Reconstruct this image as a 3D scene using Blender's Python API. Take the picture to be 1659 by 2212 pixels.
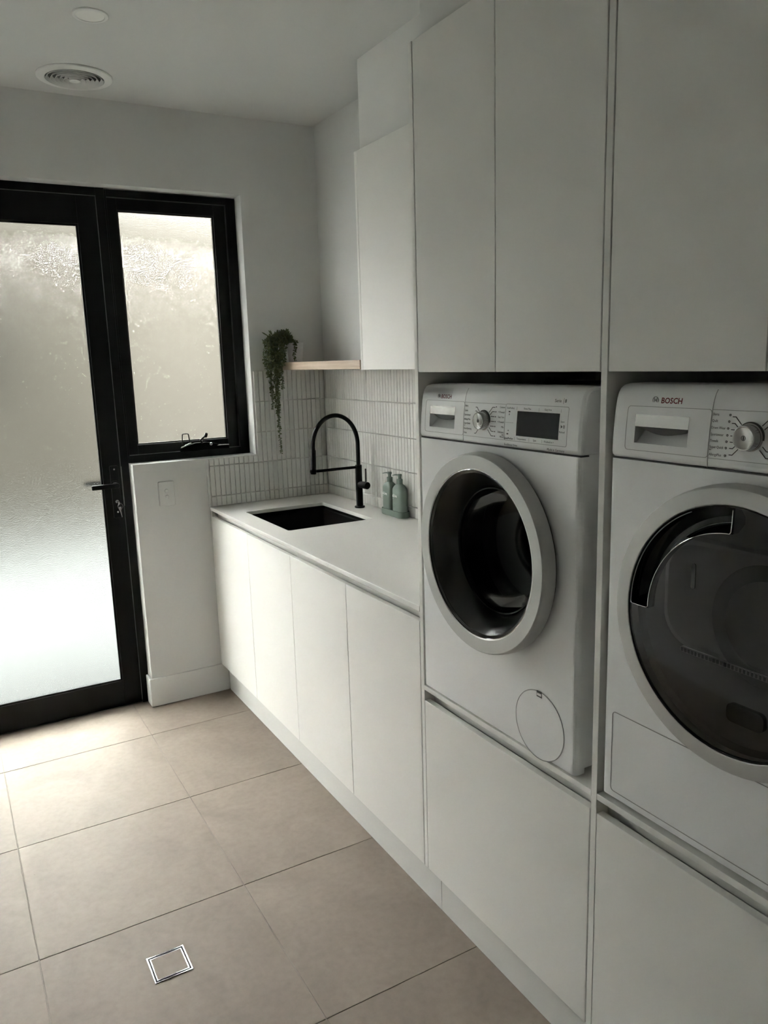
import bpy, bmesh, math, random
from mathutils import Matrix, Vector

PI = math.pi
random.seed(7)
S = bpy.context.scene
COL = S.collection
for o_ in list(bpy.data.objects):
    bpy.data.objects.remove(o_, do_unlink=True)

# ------------------------------------------------------------------ camera
cam_d = bpy.data.cameras.new('camera')
cam = bpy.data.objects.new('camera', cam_d)
COL.objects.link(cam)
RIGHT = Vector((0.86668, -0.498017, -0.029071))
UP = Vector((0.119905, 0.151391, 0.981175))
FWD = Vector((0.484241, 0.85385, -0.190922))
m3 = Matrix((RIGHT, UP, -FWD)).transposed()
cam.matrix_world = Matrix.Translation((-1.1033, -3.6517, 1.6177)) @ m3.to_4x4()
cam_d.sensor_fit = 'VERTICAL'
cam_d.sensor_height = 36.0
cam_d.sensor_width = 27.0
cam_d.lens = 1685.16 * 36.0 / 2212.0
cam_d.clip_start = 0.02
cam_d.clip_end = 200
S.camera = cam

# ------------------------------------------------------------------ world / light / exposure
W = bpy.data.worlds.new('overcast_sky')
S.world = W
W.use_nodes = True
wn = W.node_tree
bg = wn.nodes['Background']
bg.inputs['Color'].default_value = (0.985, 1.0, 0.985, 1)
bg.inputs['Strength'].default_value = 68.0
S.view_settings.view_transform = 'Standard'
S.view_settings.look = 'None'
S.view_settings.gamma = 1.0
S.view_settings.use_curve_mapping = False
S.view_settings.exposure = 0.36
S.cycles.max_bounces = 12
S.cycles.diffuse_bounces = 6
S.cycles.transmission_bounces = 8
S.cycles.glossy_bounces = 4
S.cycles.sample_clamp_indirect = 60.0

# ------------------------------------------------------------------ materials
MATS = {}
def principled(name, col, rough=0.5, metal=0.0, spec=0.5, coat=0.0, trans=0.0, ior=1.45):
    m = bpy.data.materials.new(name)
    m.use_nodes = True
    b = m.node_tree.nodes['Principled BSDF']
    b.inputs['Base Color'].default_value = (*col, 1)
    b.inputs['Roughness'].default_value = rough
    b.inputs['Metallic'].default_value = metal
    b.inputs['Specular IOR Level'].default_value = spec
    b.inputs['Coat Weight'].default_value = coat
    b.inputs['Transmission Weight'].default_value = trans
    b.inputs['IOR'].default_value = ior
    MATS[name] = m
    return m, m.node_tree, b
def nd(nt, t, **kw):
    n = nt.nodes.new(t)
    for k, v in kw.items():
        setattr(n, k, v)
    return n
def grain(name, scale, amount, rough_amt=0.0, bump=0.0, bump_scale=None, detail=4, dist=0.002):
    """procedural tone variation + fine relief on top of a principled material"""
    m = MATS[name]; nt = m.node_tree; b = nt.nodes['Principled BSDF']
    tc = nd(nt, 'ShaderNodeTexCoord')
    geo = nd(nt, 'ShaderNodeNewGeometry')
    nz = nd(nt, 'ShaderNodeTexNoise')
    nz.inputs['Scale'].default_value = scale
    nz.inputs['Detail'].default_value = detail
    nt.links.new(geo.outputs['Position'], nz.inputs['Vector'])
    c = b.inputs['Base Color'].default_value
    mix = nd(nt, 'ShaderNodeMix', data_type='RGBA')
    mix.inputs['A'].default_value = (c[0]*(1-amount), c[1]*(1-amount), c[2]*(1-amount), 1)
    mix.inputs['B'].default_value = (min(1, c[0]*(1+amount)), min(1, c[1]*(1+amount)), min(1, c[2]*(1+amount)), 1)
    nt.links.new(nz.outputs['Fac'], mix.inputs['Factor'])
    nt.links.new(mix.outputs['Result'], b.inputs['Base Color'])
    if bump:
        n2 = nd(nt, 'ShaderNodeTexNoise')
        n2.inputs['Scale'].default_value = bump_scale or scale*8
        n2.inputs['Detail'].default_value = 3
        nt.links.new(geo.outputs['Position'], n2.inputs['Vector'])
        bp = nd(nt, 'ShaderNodeBump')
        bp.inputs['Strength'].default_value = bump
        bp.inputs['Distance'].default_value = dist
        nt.links.new(n2.outputs['Fac'], bp.inputs['Height'])
        nt.links.new(bp.outputs['Normal'], b.inputs['Normal'])
    return m

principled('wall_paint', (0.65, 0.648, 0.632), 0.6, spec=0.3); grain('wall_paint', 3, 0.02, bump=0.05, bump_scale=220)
principled('bulkhead_paint_lit', (0.78, 0.775, 0.755), 0.6, spec=0.3); grain('bulkhead_paint_lit', 3, 0.02)  # wall paint lightened to put stronger light into the bulkhead colour
principled('ceiling_paint', (0.63, 0.63, 0.615), 0.7, spec=0.2); grain('ceiling_paint', 3, 0.02, bump=0.04, bump_scale=200)
principled('skirting_paint', (0.68, 0.68, 0.665), 0.4); grain('skirting_paint', 4, 0.015)
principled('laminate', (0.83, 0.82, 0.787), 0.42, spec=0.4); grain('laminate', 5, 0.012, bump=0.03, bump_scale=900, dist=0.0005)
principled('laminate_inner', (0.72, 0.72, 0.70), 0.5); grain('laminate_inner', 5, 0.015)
principled('kick_laminate_shaded', (0.68, 0.675, 0.65), 0.45, spec=0.3); grain('kick_laminate_shaded', 5, 0.012)  # laminate darkened to paint in the shade under the door overhang
principled('stone', (0.75, 0.735, 0.70), 0.22, spec=0.5); grain('stone', 260, 0.03, detail=2)
principled('glaze', (0.60, 0.59, 0.56), 0.28, spec=0.5); grain('glaze', 9, 0.05, bump=0.08, bump_scale=120, dist=0.001)
principled('wall_grout', (0.64, 0.63, 0.60), 0.8); grain('wall_grout', 60, 0.05)
principled('floor_grout', (0.27, 0.235, 0.20), 0.85); grain('floor_grout', 90, 0.08)
principled('black_aluminium', (0.0030, 0.0031, 0.0031), 0.42, spec=0.22); grain('black_aluminium', 40, 0.05)
principled('matte_black', (0.0045, 0.0045, 0.0045), 0.42, spec=0.2); grain('matte_black', 60, 0.05)
principled('outside_black', (0.002, 0.002, 0.002), 0.8, spec=0.03); grain('outside_black', 60, 0.05)
principled('sink_black', (0.004, 0.004, 0.004), 0.5, spec=0.2); grain('sink_black', 200, 0.2)
principled('enamel', (0.86, 0.865, 0.87), 0.32, spec=0.5, coat=0.15); grain('enamel', 3, 0.01)
principled('enamel_fascia', (0.86, 0.865, 0.87), 0.28, spec=0.5); grain('enamel_fascia', 3, 0.01)
principled('seam', (0.10, 0.10, 0.10), 0.7); grain('seam', 30, 0.05)
principled('soft_seam', (0.38, 0.38, 0.375), 0.6); grain('soft_seam', 30, 0.05)
principled('ring_silver', (0.53, 0.53, 0.515), 0.36, metal=0.35); grain('ring_silver', 20, 0.02)
principled('silver_plate', (0.80, 0.81, 0.80), 0.16, metal=0.8); grain('silver_plate', 90, 0.04)
principled('chrome', (0.82, 0.82, 0.82), 0.08, metal=1.0); grain('chrome', 20, 0.01)
principled('brushed_steel', (0.42, 0.42, 0.41), 0.26, metal=1.0); grain('brushed_steel', 200, 0.06)
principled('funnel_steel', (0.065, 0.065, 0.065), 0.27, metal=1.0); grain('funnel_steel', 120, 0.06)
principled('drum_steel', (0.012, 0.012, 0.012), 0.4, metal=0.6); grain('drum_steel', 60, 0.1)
principled('black_gloss', (0.006, 0.006, 0.006), 0.12, spec=0.5); grain('black_gloss', 30, 0.05)
principled('rubber', (0.02, 0.02, 0.02), 0.6); grain('rubber', 60, 0.1)
principled('dark_plastic', (0.085, 0.088, 0.082), 0.45); grain('dark_plastic', 40, 0.06)
principled('mid_plastic', (0.24, 0.245, 0.23), 0.5); grain('mid_plastic', 40, 0.05)
principled('display_black', (0.004, 0.0045, 0.006), 0.25, spec=0.2); grain('display_black', 30, 0.05)
principled('print_dark', (0.06, 0.06, 0.06), 0.6); grain('print_dark', 40, 0.03)
principled('print_red', (0.16, 0.012, 0.02), 0.55); grain('print_red', 40, 0.03)
principled('print_white', (0.75, 0.77, 0.74), 0.6); grain('print_white', 40, 0.03)
principled('print_pale_green', (0.23, 0.29, 0.25), 0.6); grain('print_pale_green', 40, 0.03)
principled('bottle_green', (0.175, 0.220, 0.190), 0.45, spec=0.4); grain('bottle_green', 30, 0.03)
principled('tray_green', (0.165, 0.205, 0.175), 0.6, spec=0.3); grain('tray_green', 60, 0.05)
principled('leaf', (0.075, 0.095, 0.030), 0.5, spec=0.4); grain('leaf', 130, 0.45)
principled('stem', (0.04, 0.06, 0.02), 0.6); grain('stem', 80, 0.2)
principled('pot_glaze', (0.62, 0.61, 0.60), 0.4); grain('pot_glaze', 30, 0.03)
principled('soil', (0.05, 0.035, 0.025), 0.95); grain('soil', 200, 0.4)
principled('switch_plastic', (0.64, 0.637, 0.62), 0.35); grain('switch_plastic', 30, 0.01)
principled('vent_plastic', (0.74, 0.735, 0.715), 0.45); grain('vent_plastic', 30, 0.015)
principled('duct_dark', (0.16, 0.155, 0.15), 0.8); grain('duct_dark', 30, 0.05)
principled('downlight_lens', (0.80, 0.79, 0.76), 0.35); grain('downlight_lens', 60, 0.02)
principled('render_brown', (0.0085, 0.0079, 0.0064), 0.9, spec=0.0); grain('render_brown', 1.2, 0.12)
principled('render_cream', (0.015, 0.0138, 0.0116), 0.9, spec=0.0); grain('render_cream', 1.2, 0.12, bump=0.3, bump_scale=40)
principled('garden_dark', (0.0012, 0.0013, 0.0015), 0.9, spec=0.0); grain('garden_dark', 3, 0.1)
principled('garden_bed', (0.025, 0.021, 0.015), 0.9); grain('garden_bed', 8, 0.3)
principled('paving', (0.033, 0.0345, 0.0335), 0.9, spec=0.0); grain('paving', 1.5, 0.06, bump=0.2, bump_scale=60)
principled('added_eave_paint', (0.30, 0.30, 0.30), 0.9, spec=0.0); grain('added_eave_paint', 2, 0.03)

# porcelain floor tile: cloudy warm grey with faint pits
m, nt, b = principled('porcelain', (0.40, 0.345, 0.295), 0.55, spec=0.2)
geo = nd(nt, 'ShaderNodeNewGeometry')
oi = nd(nt, 'ShaderNodeObjectInfo')
vadd = nd(nt, 'ShaderNodeVectorMath', operation='MULTIPLY_ADD')
cmb = nd(nt, 'ShaderNodeCombineXYZ')
nt.links.new(oi.outputs['Random'], cmb.inputs[0]); nt.links.new(oi.outputs['Random'], cmb.inputs[1])
nt.links.new(cmb.outputs[0], vadd.inputs[0]); vadd.inputs[1].default_value = (17, 23, 0)
nt.links.new(geo.outputs['Position'], vadd.inputs[2])
n1 = nd(nt, 'ShaderNodeTexNoise'); n1.inputs['Scale'].default_value = 3.2; n1.inputs['Detail'].default_value = 7; n1.inputs['Roughness'].default_value = 0.62; n1.inputs['Distortion'].default_value = 0.8
n2 = nd(nt, 'ShaderNodeTexNoise'); n2.inputs['Scale'].default_value = 45; n2.inputs['Detail'].default_value = 5
n3 = nd(nt, 'ShaderNodeTexNoise'); n3.inputs['Scale'].default_value = 17; n3.inputs['Detail'].default_value = 2
for n in (n1, n2, n3): nt.links.new(vadd.outputs[0], n.inputs['Vector'])
r1 = nd(nt, 'ShaderNodeValToRGB')
r1.color_ramp.elements[0].position = 0.32; r1.color_ramp.elements[0].color = (0.245, 0.204, 0.170, 1)
r1.color_ramp.elements[1].position = 0.70; r1.color_ramp.elements[1].color = (0.315, 0.262, 0.220, 1)
nt.links.new(n1.outputs['Fac'], r1.inputs['Fac'])
r2 = nd(nt, 'ShaderNodeValToRGB')
r2.color_ramp.elements[0].position = 0.25; r2.color_ramp.elements[0].color = (0.90, 0.90, 0.90, 1)
r2.color_ramp.elements[1].position = 0.60; r2.color_ramp.elements[1].color = (1, 1, 1, 1)
nt.links.new(n2.outputs['Fac'], r2.inputs['Fac'])
mx = nd(nt, 'ShaderNodeMix', data_type='RGBA', blend_type='MULTIPLY'); mx.inputs['Factor'].default_value = 1
nt.links.new(r1.outputs['Color'], mx.inputs['A']); nt.links.new(r2.outputs['Color'], mx.inputs['B'])
r3 = nd(nt, 'ShaderNodeValToRGB')
r3.color_ramp.elements[0].position = 0.195; r3.color_ramp.elements[0].color = (0.55, 0.5, 0.46, 1)
r3.color_ramp.elements[1].position = 0.215; r3.color_ramp.elements[1].color = (1, 1, 1, 1)
nt.links.new(n3.outputs['Fac'], r3.inputs['Fac'])
mx2 = nd(nt, 'ShaderNodeMix', data_type='RGBA', blend_type='MULTIPLY'); mx2.inputs['Factor'].default_value = 1
nt.links.new(mx.outputs['Result'], mx2.inputs['A']); nt.links.new(r3.outputs['Color'], mx2.inputs['B'])
nt.links.new(mx2.outputs['Result'], b.inputs['Base Color'])
bp = nd(nt, 'ShaderNodeBump'); bp.inputs['Strength'].default_value = 0.08; bp.inputs['Distance'].default_value = 0.001
nt.links.new(n2.outputs['Fac'], bp.inputs['Height']); nt.links.new(bp.outputs['Normal'], b.inputs['Normal'])

# pale timber shelf
m, nt, b = principled('timber', (0.55, 0.42, 0.30), 0.45)
geo = nd(nt, 'ShaderNodeNewGeometry')
mp = nd(nt, 'ShaderNodeMapping'); mp.inputs['Scale'].default_value = (40, 2.2, 40)
nt.links.new(geo.outputs['Position'], mp.inputs['Vector'])
nz = nd(nt, 'ShaderNodeTexNoise'); nz.inputs['Scale'].default_value = 1.6; nz.inputs['Detail'].default_value = 6; nz.inputs['Distortion'].default_value = 0.6
nt.links.new(mp.outputs[0], nz.inputs['Vector'])
rp = nd(nt, 'ShaderNodeValToRGB')
rp.color_ramp.elements[0].position = 0.3; rp.color_ramp.elements[0].color = (0.42, 0.315, 0.225, 1)
rp.color_ramp.elements[1].position = 0.7; rp.color_ramp.elements[1].color = (0.56, 0.44, 0.33, 1)
nt.links.new(nz.outputs['Fac'], rp.inputs['Fac']); nt.links.new(rp.outputs['Color'], b.inputs['Base Color'])

# obscure (rolled texture) glass
m = bpy.data.materials.new('obscure_glass'); m.use_nodes = True; nt = m.node_tree
for n in list(nt.nodes): nt.nodes.remove(n)
out = nd(nt, 'ShaderNodeOutputMaterial')
gls = nd(nt, 'ShaderNodeBsdfGlass', distribution='BECKMANN')
gls.inputs['Color'].default_value = (0.97, 0.98, 0.97, 1); gls.inputs['IOR'].default_value = 1.5
gls.inputs['Roughness'].default_value = 0.17
geo = nd(nt, 'ShaderNodeNewGeometry')
nz = nd(nt, 'ShaderNodeTexNoise'); nz.inputs['Scale'].default_value = 330; nz.inputs['Detail'].default_value = 1.0; nz.inputs['Distortion'].default_value = 0.6
nt.links.new(geo.outputs['Position'], nz.inputs['Vector'])
bp = nd(nt, 'ShaderNodeBump'); bp.inputs['Strength'].default_value = 1.0; bp.inputs['Distance'].default_value = 0.0008
nt.links.new(nz.outputs['Fac'], bp.inputs['Height']); nt.links.new(bp.outputs['Normal'], gls.inputs['Normal'])
gl2 = nd(nt, 'ShaderNodeBsdfGlass', distribution='BECKMANN')
gl2.inputs['Color'].default_value = (0.97, 0.98, 0.97, 1); gl2.inputs['IOR'].default_value = 1.5; gl2.inputs['Roughness'].default_value = 0.40
nt.links.new(bp.outputs['Normal'], gl2.inputs['Normal'])
gmx = nd(nt, 'ShaderNodeMixShader'); gmx.inputs[0].default_value = 0.22
nt.links.new(gls.outputs[0], gmx.inputs[1]); nt.links.new(gl2.outputs[0], gmx.inputs[2])
nt.links.new(gmx.outputs[0], out.inputs['Surface'])
MATS['obscure_glass'] = m

# smoked glass of the dryer door / clear glass of the washer porthole: tinted see-through + fresnel gloss
def tinted(name, tint, rough, ior=1.5):
    m = bpy.data.materials.new(name); m.use_nodes = True; nt = m.node_tree
    for n in list(nt.nodes): nt.nodes.remove(n)
    out = nd(nt, 'ShaderNodeOutputMaterial'); tr = nd(nt, 'ShaderNodeBsdfTransparent'); gl = nd(nt, 'ShaderNodeBsdfGlossy')
    fr = nd(nt, 'ShaderNodeFresnel'); mix = nd(nt, 'ShaderNodeMixShader'); nz = nd(nt, 'ShaderNodeTexNoise'); mxc = nd(nt, 'ShaderNodeMix', data_type='RGBA')
    nz.inputs['Scale'].default_value = 6
    mxc.inputs['A'].default_value = (*[c*0.95 for c in tint], 1); mxc.inputs['B'].default_value = (*[c*1.05 for c in tint], 1)
    nt.links.new(nz.outputs['Fac'], mxc.inputs['Factor']); nt.links.new(mxc.outputs['Result'], tr.inputs['Color'])
    fr.inputs['IOR'].default_value = ior; gl.inputs['Roughness'].default_value = rough
    nt.links.new(fr.outputs[0], mix.inputs[0]); nt.links.new(tr.outputs[0], mix.inputs[1]); nt.links.new(gl.outputs[0], mix.inputs[2])
    nt.links.new(mix.outputs[0], out.inputs['Surface'])
    MATS[name] = m
tinted('smoked_glass', (0.42, 0.42, 0.40), 0.06)
tinted('porthole_glass', (0.13, 0.13, 0.13), 0.06, 1.25)
tinted('clear_film', (0.97, 0.97, 0.97), 0.25, 1.35)

# ------------------------------------------------------------------ mesh helpers
class MB:
    def __init__(s): s.v = []; s.f = []; s.sm = []
    def add(s, vs, fs, smooth=False):
        n = len(s.v); s.v += [tuple(p) for p in vs]
        for f in fs: s.f.append(tuple(i+n for i in f)); s.sm.append(smooth)
        return s
    def box(s, x0, x1, y0, y1, z0, z1):
        x0, x1 = min(x0, x1), max(x0, x1); y0, y1 = min(y0, y1), max(y0, y1); z0, z1 = min(z0, z1), max(z0, z1)
        vs = [(x0,y0,z0),(x1,y0,z0),(x1,y1,z0),(x0,y1,z0),(x0,y0,z1),(x1,y0,z1),(x1,y1,z1),(x0,y1,z1)]
        return s.add(vs, [(3,2,1,0),(4,5,6,7),(0,1,5,4),(1,2,6,5),(2,3,7,6),(3,0,4,7)])
    def prism(s, pts, axis, a, b, smooth=False):
        """pts: closed 2-d polygon; axis: 'x','y','z' extrusion axis"""
        n = len(pts)
        def P(p, t):
            return {'x': (t, p[0], p[1]), 'y': (p[0], t, p[1]), 'z': (p[0], p[1], t)}[axis]
        vs = [P(p, a) for p in pts] + [P(p, b) for p in pts]
        s.add(vs, [tuple(range(n))[::-1], tuple(range(n, 2*n))])
        base = len(s.v) - 2*n
        for i in range(n):
            j = (i+1) % n
            s.f.append((base+i, base+j, base+n+j, base+n+i)); s.sm.append(smooth)
        return s
    def lathe(s, prof, center, axis, seg=48, smooth=True, a0=0.0, a1=2*PI, close=True):
        """prof: list of (r, t) where t runs along axis"""
        axis = Vector(axis).normalized(); ref = Vector((0,0,1)) if abs(axis.z) < 0.9 else Vector((1,0,0))
        u = axis.cross(ref).normalized(); w = axis.cross(u).normalized(); c = Vector(center)
        full = abs((a1-a0) - 2*PI) < 1e-6; n = seg if full else seg+1
        vs = []
        for (r, t) in prof:
            for k in range(n):
                a = a0 + (a1-a0)*k/seg
                vs.append(c + axis*t + u*(r*math.cos(a)) + w*(r*math.sin(a)))
        fs = []
        for i in range(len(prof)-1):
            for k in range(seg):
                k2 = (k+1) % n if full else k+1
                fs.append((i*n+k, i*n+k2, (i+1)*n+k2, (i+1)*n+k))
        return s.add(vs, fs, smooth)
    def tube(s, path, r, seg=12, caps=True, smooth=True):
        pts = [Vector(p) for p in path]; n = len(pts); rings = []
        rr = r if isinstance(r, (list, tuple)) else [r]*n
        t0 = (pts[1]-pts[0]).normalized()
        ref = Vector((0,0,1)) if abs(t0.z) < 0.9 else Vector((1,0,0))
        u = t0.cross(ref).normalized()
        vs = []
        for i, p in enumerate(pts):
            if i == 0: t = pts[1]-pts[0]
            elif i == n-1: t = pts[-1]-pts[-2]
            else: t = (pts[i+1]-pts[i]).normalized() + (pts[i]-pts[i-1]).normalized()
            t.normalize()
            u = (u - t*u.dot(t)).normalized(); w = t.cross(u)
            for k in range(seg):
                a = 2*PI*k/seg
                vs.append(p + u*(rr[i]*math.cos(a)) + w*(rr[i]*math.sin(a)))
        fs = []
        for i in range(n-1):
            for k in range(seg):
                k2 = (k+1) % seg
                fs.append((i*seg+k, i*seg+k2, (i+1)*seg+k2, (i+1)*seg+k))
        s.add(vs, fs, smooth)
        b0 = len(s.v) - n*seg
        if caps:
            s.f.append(tuple(b0+k for k in range(seg))[::-1]); s.sm.append(False)
            s.f.append(tuple(b0+(n-1)*seg+k for k in range(seg))); s.sm.append(False)
        return s
    def loops(s, rings, close_first=True, close_last=True, smooth=False):
        """stack of equal-length closed rings"""
        n = len(rings[0]); b0 = len(s.v)
        for r in rings: s.v += [tuple(p) for p in r]
        for i in range(len(rings)-1):
            for k in range(n):
                k2 = (k+1) % n
                s.f.append((b0+i*n+k, b0+i*n+k2, b0+(i+1)*n+k2, b0+(i+1)*n+k)); s.sm.append(smooth)
        if close_first: s.f.append(tuple(b0+k for k in range(n))[::-1]); s.sm.append(False)
        if close_last: s.f.append(tuple(b0+(len(rings)-1)*n+k for k in range(n))); s.sm.append(False)
        return s
    def mesh(s, name):
        me = bpy.data.meshes.new(name)
        me.from_pydata(s.v, [], s.f)
        me.polygons.foreach_set('use_smooth', s.sm)
        me.update()
        bm = bmesh.new(); bm.from_mesh(me)
        bmesh.ops.recalc_face_normals(bm, faces=bm.faces)
        for e in bm.edges:
            if len(e.link_faces) == 2 and e.calc_face_angle(0) > 0.6: e.smooth = False
        bm.to_mesh(me); bm.free()
        return me
    def build(s, name, mat, parent=None, bevel=0.0, seg=2, angle=35, local=False):
        me = s.mesh(name)
        me.materials.append(MATS[mat])
        return link(name, me, parent, bevel, seg, angle, local)

XF = {}
def world_of(p):
    if p is None: return Matrix.Identity(4)
    if p.name in XF: return XF[p.name]
    return world_of(p.parent) @ p.matrix_parent_inverse @ Matrix.Translation(p.location)
def link(name, me, parent=None, bevel=0.0, seg=2, angle=35, local=False):
    o = bpy.data.objects.new(name, me)
    COL.objects.link(o)
    if parent is not None:
        o.parent = parent
        if not local:
            o.matrix_parent_inverse = world_of(parent).inverted()
    if bevel:
        b = o.modifiers.new('edge', 'BEVEL'); b.width = bevel; b.segments = seg
        b.limit_method = 'ANGLE'; b.angle_limit = math.radians(angle); b.harden_normals = False
    return o

def thing(name, label, cat, loc=(0,0,0), rotz=0.0, group=None, kind=None):
    o = bpy.data.objects.new(name, None); COL.objects.link(o)
    o.empty_display_size = 0.05
    o.location = loc; o.rotation_euler = (0, 0, rotz)
    XF[o.name] = Matrix.Translation(loc) @ Matrix.Rotation(rotz, 4, 'Z')
    tag(o, label, cat, group, kind)
    return o
def tag(o, label=None, cat=None, group=None, kind=None):
    if label: o['label'] = label
    if cat: o['category'] = cat
    if group: o['group'] = group
    if kind: o['kind'] = kind
    return o
def structure(o, label=None):
    o['kind'] = 'structure'
    if label: o['label'] = label
    return o

def rrect(x0, x1, y0, y1, r, n=5):
    pts = []
    for (cx, cy, a) in ((x1-r, y0+r, -PI/2), (x1-r, y1-r, 0), (x0+r, y1-r, PI/2), (x0+r, y0+r, PI)):
        for k in range(n+1):
            t = a + (PI/2)*k/n
            pts.append((cx + r*math.cos(t), cy + r*math.sin(t)))
    return pts

def text_mesh(s, size, align='LEFT', extrude=0.00012, bold=False):
    cu = bpy.data.curves.new('lettering', 'FONT')
    cu.body = s; cu.size = size; cu.align_x = align; cu.align_y = 'CENTER'; cu.extrude = extrude
    cu.resolution_u = 2
    if bold: cu.offset = size*0.018
    to = bpy.data.objects.new('lettering', cu); COL.objects.link(to)
    dg = bpy.context.evaluated_depsgraph_get()
    me = bpy.data.meshes.new_from_object(to.evaluated_get(dg))
    bpy.data.objects.remove(to, do_unlink=True)
    bpy.data.curves.remove(cu)
    return me

# ------------------------------------------------------------------ dimensions (metres)
XJ = 0.642          # joinery wall
XT = 0.634          # tile face on joinery wall
ZC = 2.728          # ceiling
XL = -1.80          # left wall
YB = -5.40          # wall behind the camera
Y1, Y1R = -1.891, -1.907
YG = -2.232
Y2, Y2R = -2.555, -2.571
Y3 = -2.896
Y4 = -3.224
ZK = 0.1414
ZCT, ZSB, ZDT = 0.945, 0.928, 0.9005
ZSH, ZSHB, ZDR = 0.7175, 0.7030, 0.6725
ZTB, ZTT = 1.5845, 2.371
WL, WR, WH, WS = -0.347, 0.249, 2.391, 1.180
DL = -1.620         # left edge of the door opening
FY = 0.075          # face of window and door frames

# ------------------------------------------------------------------ structure: walls, ceiling, floor
def shell(name, boxes, mat):
    mb = MB()
    for bx in boxes: mb.box(*bx)
    return structure(mb.build(name, mat))

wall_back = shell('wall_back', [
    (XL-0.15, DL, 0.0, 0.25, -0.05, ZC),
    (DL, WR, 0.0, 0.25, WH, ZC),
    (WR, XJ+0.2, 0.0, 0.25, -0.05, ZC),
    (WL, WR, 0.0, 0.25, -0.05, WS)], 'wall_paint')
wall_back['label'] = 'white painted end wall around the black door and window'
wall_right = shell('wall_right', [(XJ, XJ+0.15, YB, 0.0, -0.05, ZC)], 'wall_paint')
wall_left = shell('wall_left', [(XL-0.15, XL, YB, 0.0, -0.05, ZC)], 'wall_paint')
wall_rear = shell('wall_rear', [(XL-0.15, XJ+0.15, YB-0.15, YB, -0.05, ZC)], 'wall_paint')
ceiling = shell('ceiling', [(XL-0.15, XJ+0.2, YB-0.15, 0.25, ZC, ZC+0.12)], 'ceiling_paint')
bulk = shell('wall_bulkhead', [(0.430, XJ, -0.844, Y1, 2.403, ZC)], 'bulkhead_paint_lit')
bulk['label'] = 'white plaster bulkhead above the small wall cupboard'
bulk2 = shell('wall_bulkhead_tall', [(0.036, XJ, Y1, YB, ZTT+0.001, ZC)], 'bulkhead_paint_lit')
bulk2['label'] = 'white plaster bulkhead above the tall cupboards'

floor = shell('floor', [(XL-0.15, XJ+0.1, YB-0.1, 0.25, -0.05, -0.0022)], 'floor_grout')
floor['label'] = 'warm grey floor of large square porcelain tiles'
g = 0.0013
xs_ = [XL, -1.633, -1.0331, -0.4332, 0.1]
ys_ = [0.20, -0.2986]
while ys_[-1] > YB: ys_.append(ys_[-1] - 0.6008)
tile_cache = {}
def floor_tile(x0, x1, y0, y1):
    key = (round(x1-x0, 4), round(y1-y0, 4))
    if key not in tile_cache:
        w, h = key
        mb = MB(); mb.loops([rrect_z(-w/2+g, w/2-g, -h/2+g, h/2-g, 0.0), rrect_z(-w/2+g, w/2-g, -h/2+g, h/2-g, 0.0, -0.0008),
                             rrect_z(-w/2+g+.0008, w/2-g-.0008, -h/2+g+.0008, h/2-g-.0008, 0.0, 0.0)])
        me = mb.mesh('tile'); me.materials.append(MATS['porcelain'])
        tile_cache[key] = me
    o = bpy.data.objects.new('tile', tile_cache[key]); COL.objects.link(o)
    o.parent = floor; o.location = ((x0+x1)/2, (y0+y1)/2, 0)
    return o
def rrect_z(x0, x1, y0, y1, r, z=-0.0022):
    return [(x0, y0, z), (x1, y0, z), (x1, y1, z), (x0, y1, z)]
for i in range(len(xs_)-1):
    for j in range(len(ys_)-1):
        yb = max(ys_[j+1], YB)
        if j == 0:
            # the tile course at the doorway: split where the wall stands
            floor_tile(xs_[i], xs_[i+1], yb, 0.075)
        else:
            floor_tile(xs_[i], xs_[i+1], yb, ys_[j])

# skirting on the end wall, returned into the door reveal
mb = MB()
mb.box(-0.360, 0.031, -0.013, -0.0005, 0.0005, 0.142)
mb.box(-0.360, WL-0.0005, -0.0005, 0.070, 0.0005, 0.142)
structure(mb.build('baseboard_back', 'skirting_paint', bevel=0.003), 'white skirting board beside the door, returned into the reveal')
mb = MB(); mb.box(XL+0.0005, XL+0.013, YB+0.001, -0.002, 0.0005, 0.142)
structure(mb.build('baseboard_left', 'skirting_paint', bevel=0.003))
# metal tile edge under the door
mb = MB(); mb.box(DL+0.002, WL-0.016, 0.076, 0.082, 0.0005, 0.006)
structure(mb.build('trim_1', 'brushed_steel', bevel=0.001), 'thin metal tile edge along the foot of the door')

# ------------------------------------------------------------------ finger tiles of the splashback
TW, TP, TH, RP = 0.0233, 0.025, 0.1455, 0.1475
ZTOP = 1.5835
tcache = {}
def finger_mesh(w, h):
    key = (round(w, 4), round(h, 4))
    if key not in tcache:
        mb = MB(); d = 0.0075; e = 0.0022
        mb.loops([[(-w/2, 0, -h/2), (w/2, 0, -h/2), (w/2, 0, h/2), (-w/2, 0, h/2)],
                  [(-w/2, -d+e, -h/2), (w/2, -d+e, -h/2), (w/2, -d+e, h/2), (-w/2, -d+e, h/2)],
                  [(-w/2+e, -d, -h/2+e), (w/2-e, -d, -h/2+e), (w/2-e, -d, h/2-e), (-w/2+e, -d, h/2-e)]], close_first=False)
        me = mb.mesh('tile'); me.materials.append(MATS['glaze'])
        tcache[key] = me
    return tcache[key]
def rows():
    z = ZTOP; out = []
    while z > ZCT + 0.002:
        zb = max(z - TH, ZCT + 0.0015); out.append((zb, z)); z -= RP
    return out
def wall_tile(parent, x, y, zb, zt, rz, w=TW):
    o = bpy.data.objects.new('tile', finger_mesh(w, zt-zb)); COL.objects.link(o)
    o.parent = parent; o.location = (x, y, (zb+zt)/2); o.rotation_euler = (0, 0, rz)
    return o
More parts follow.
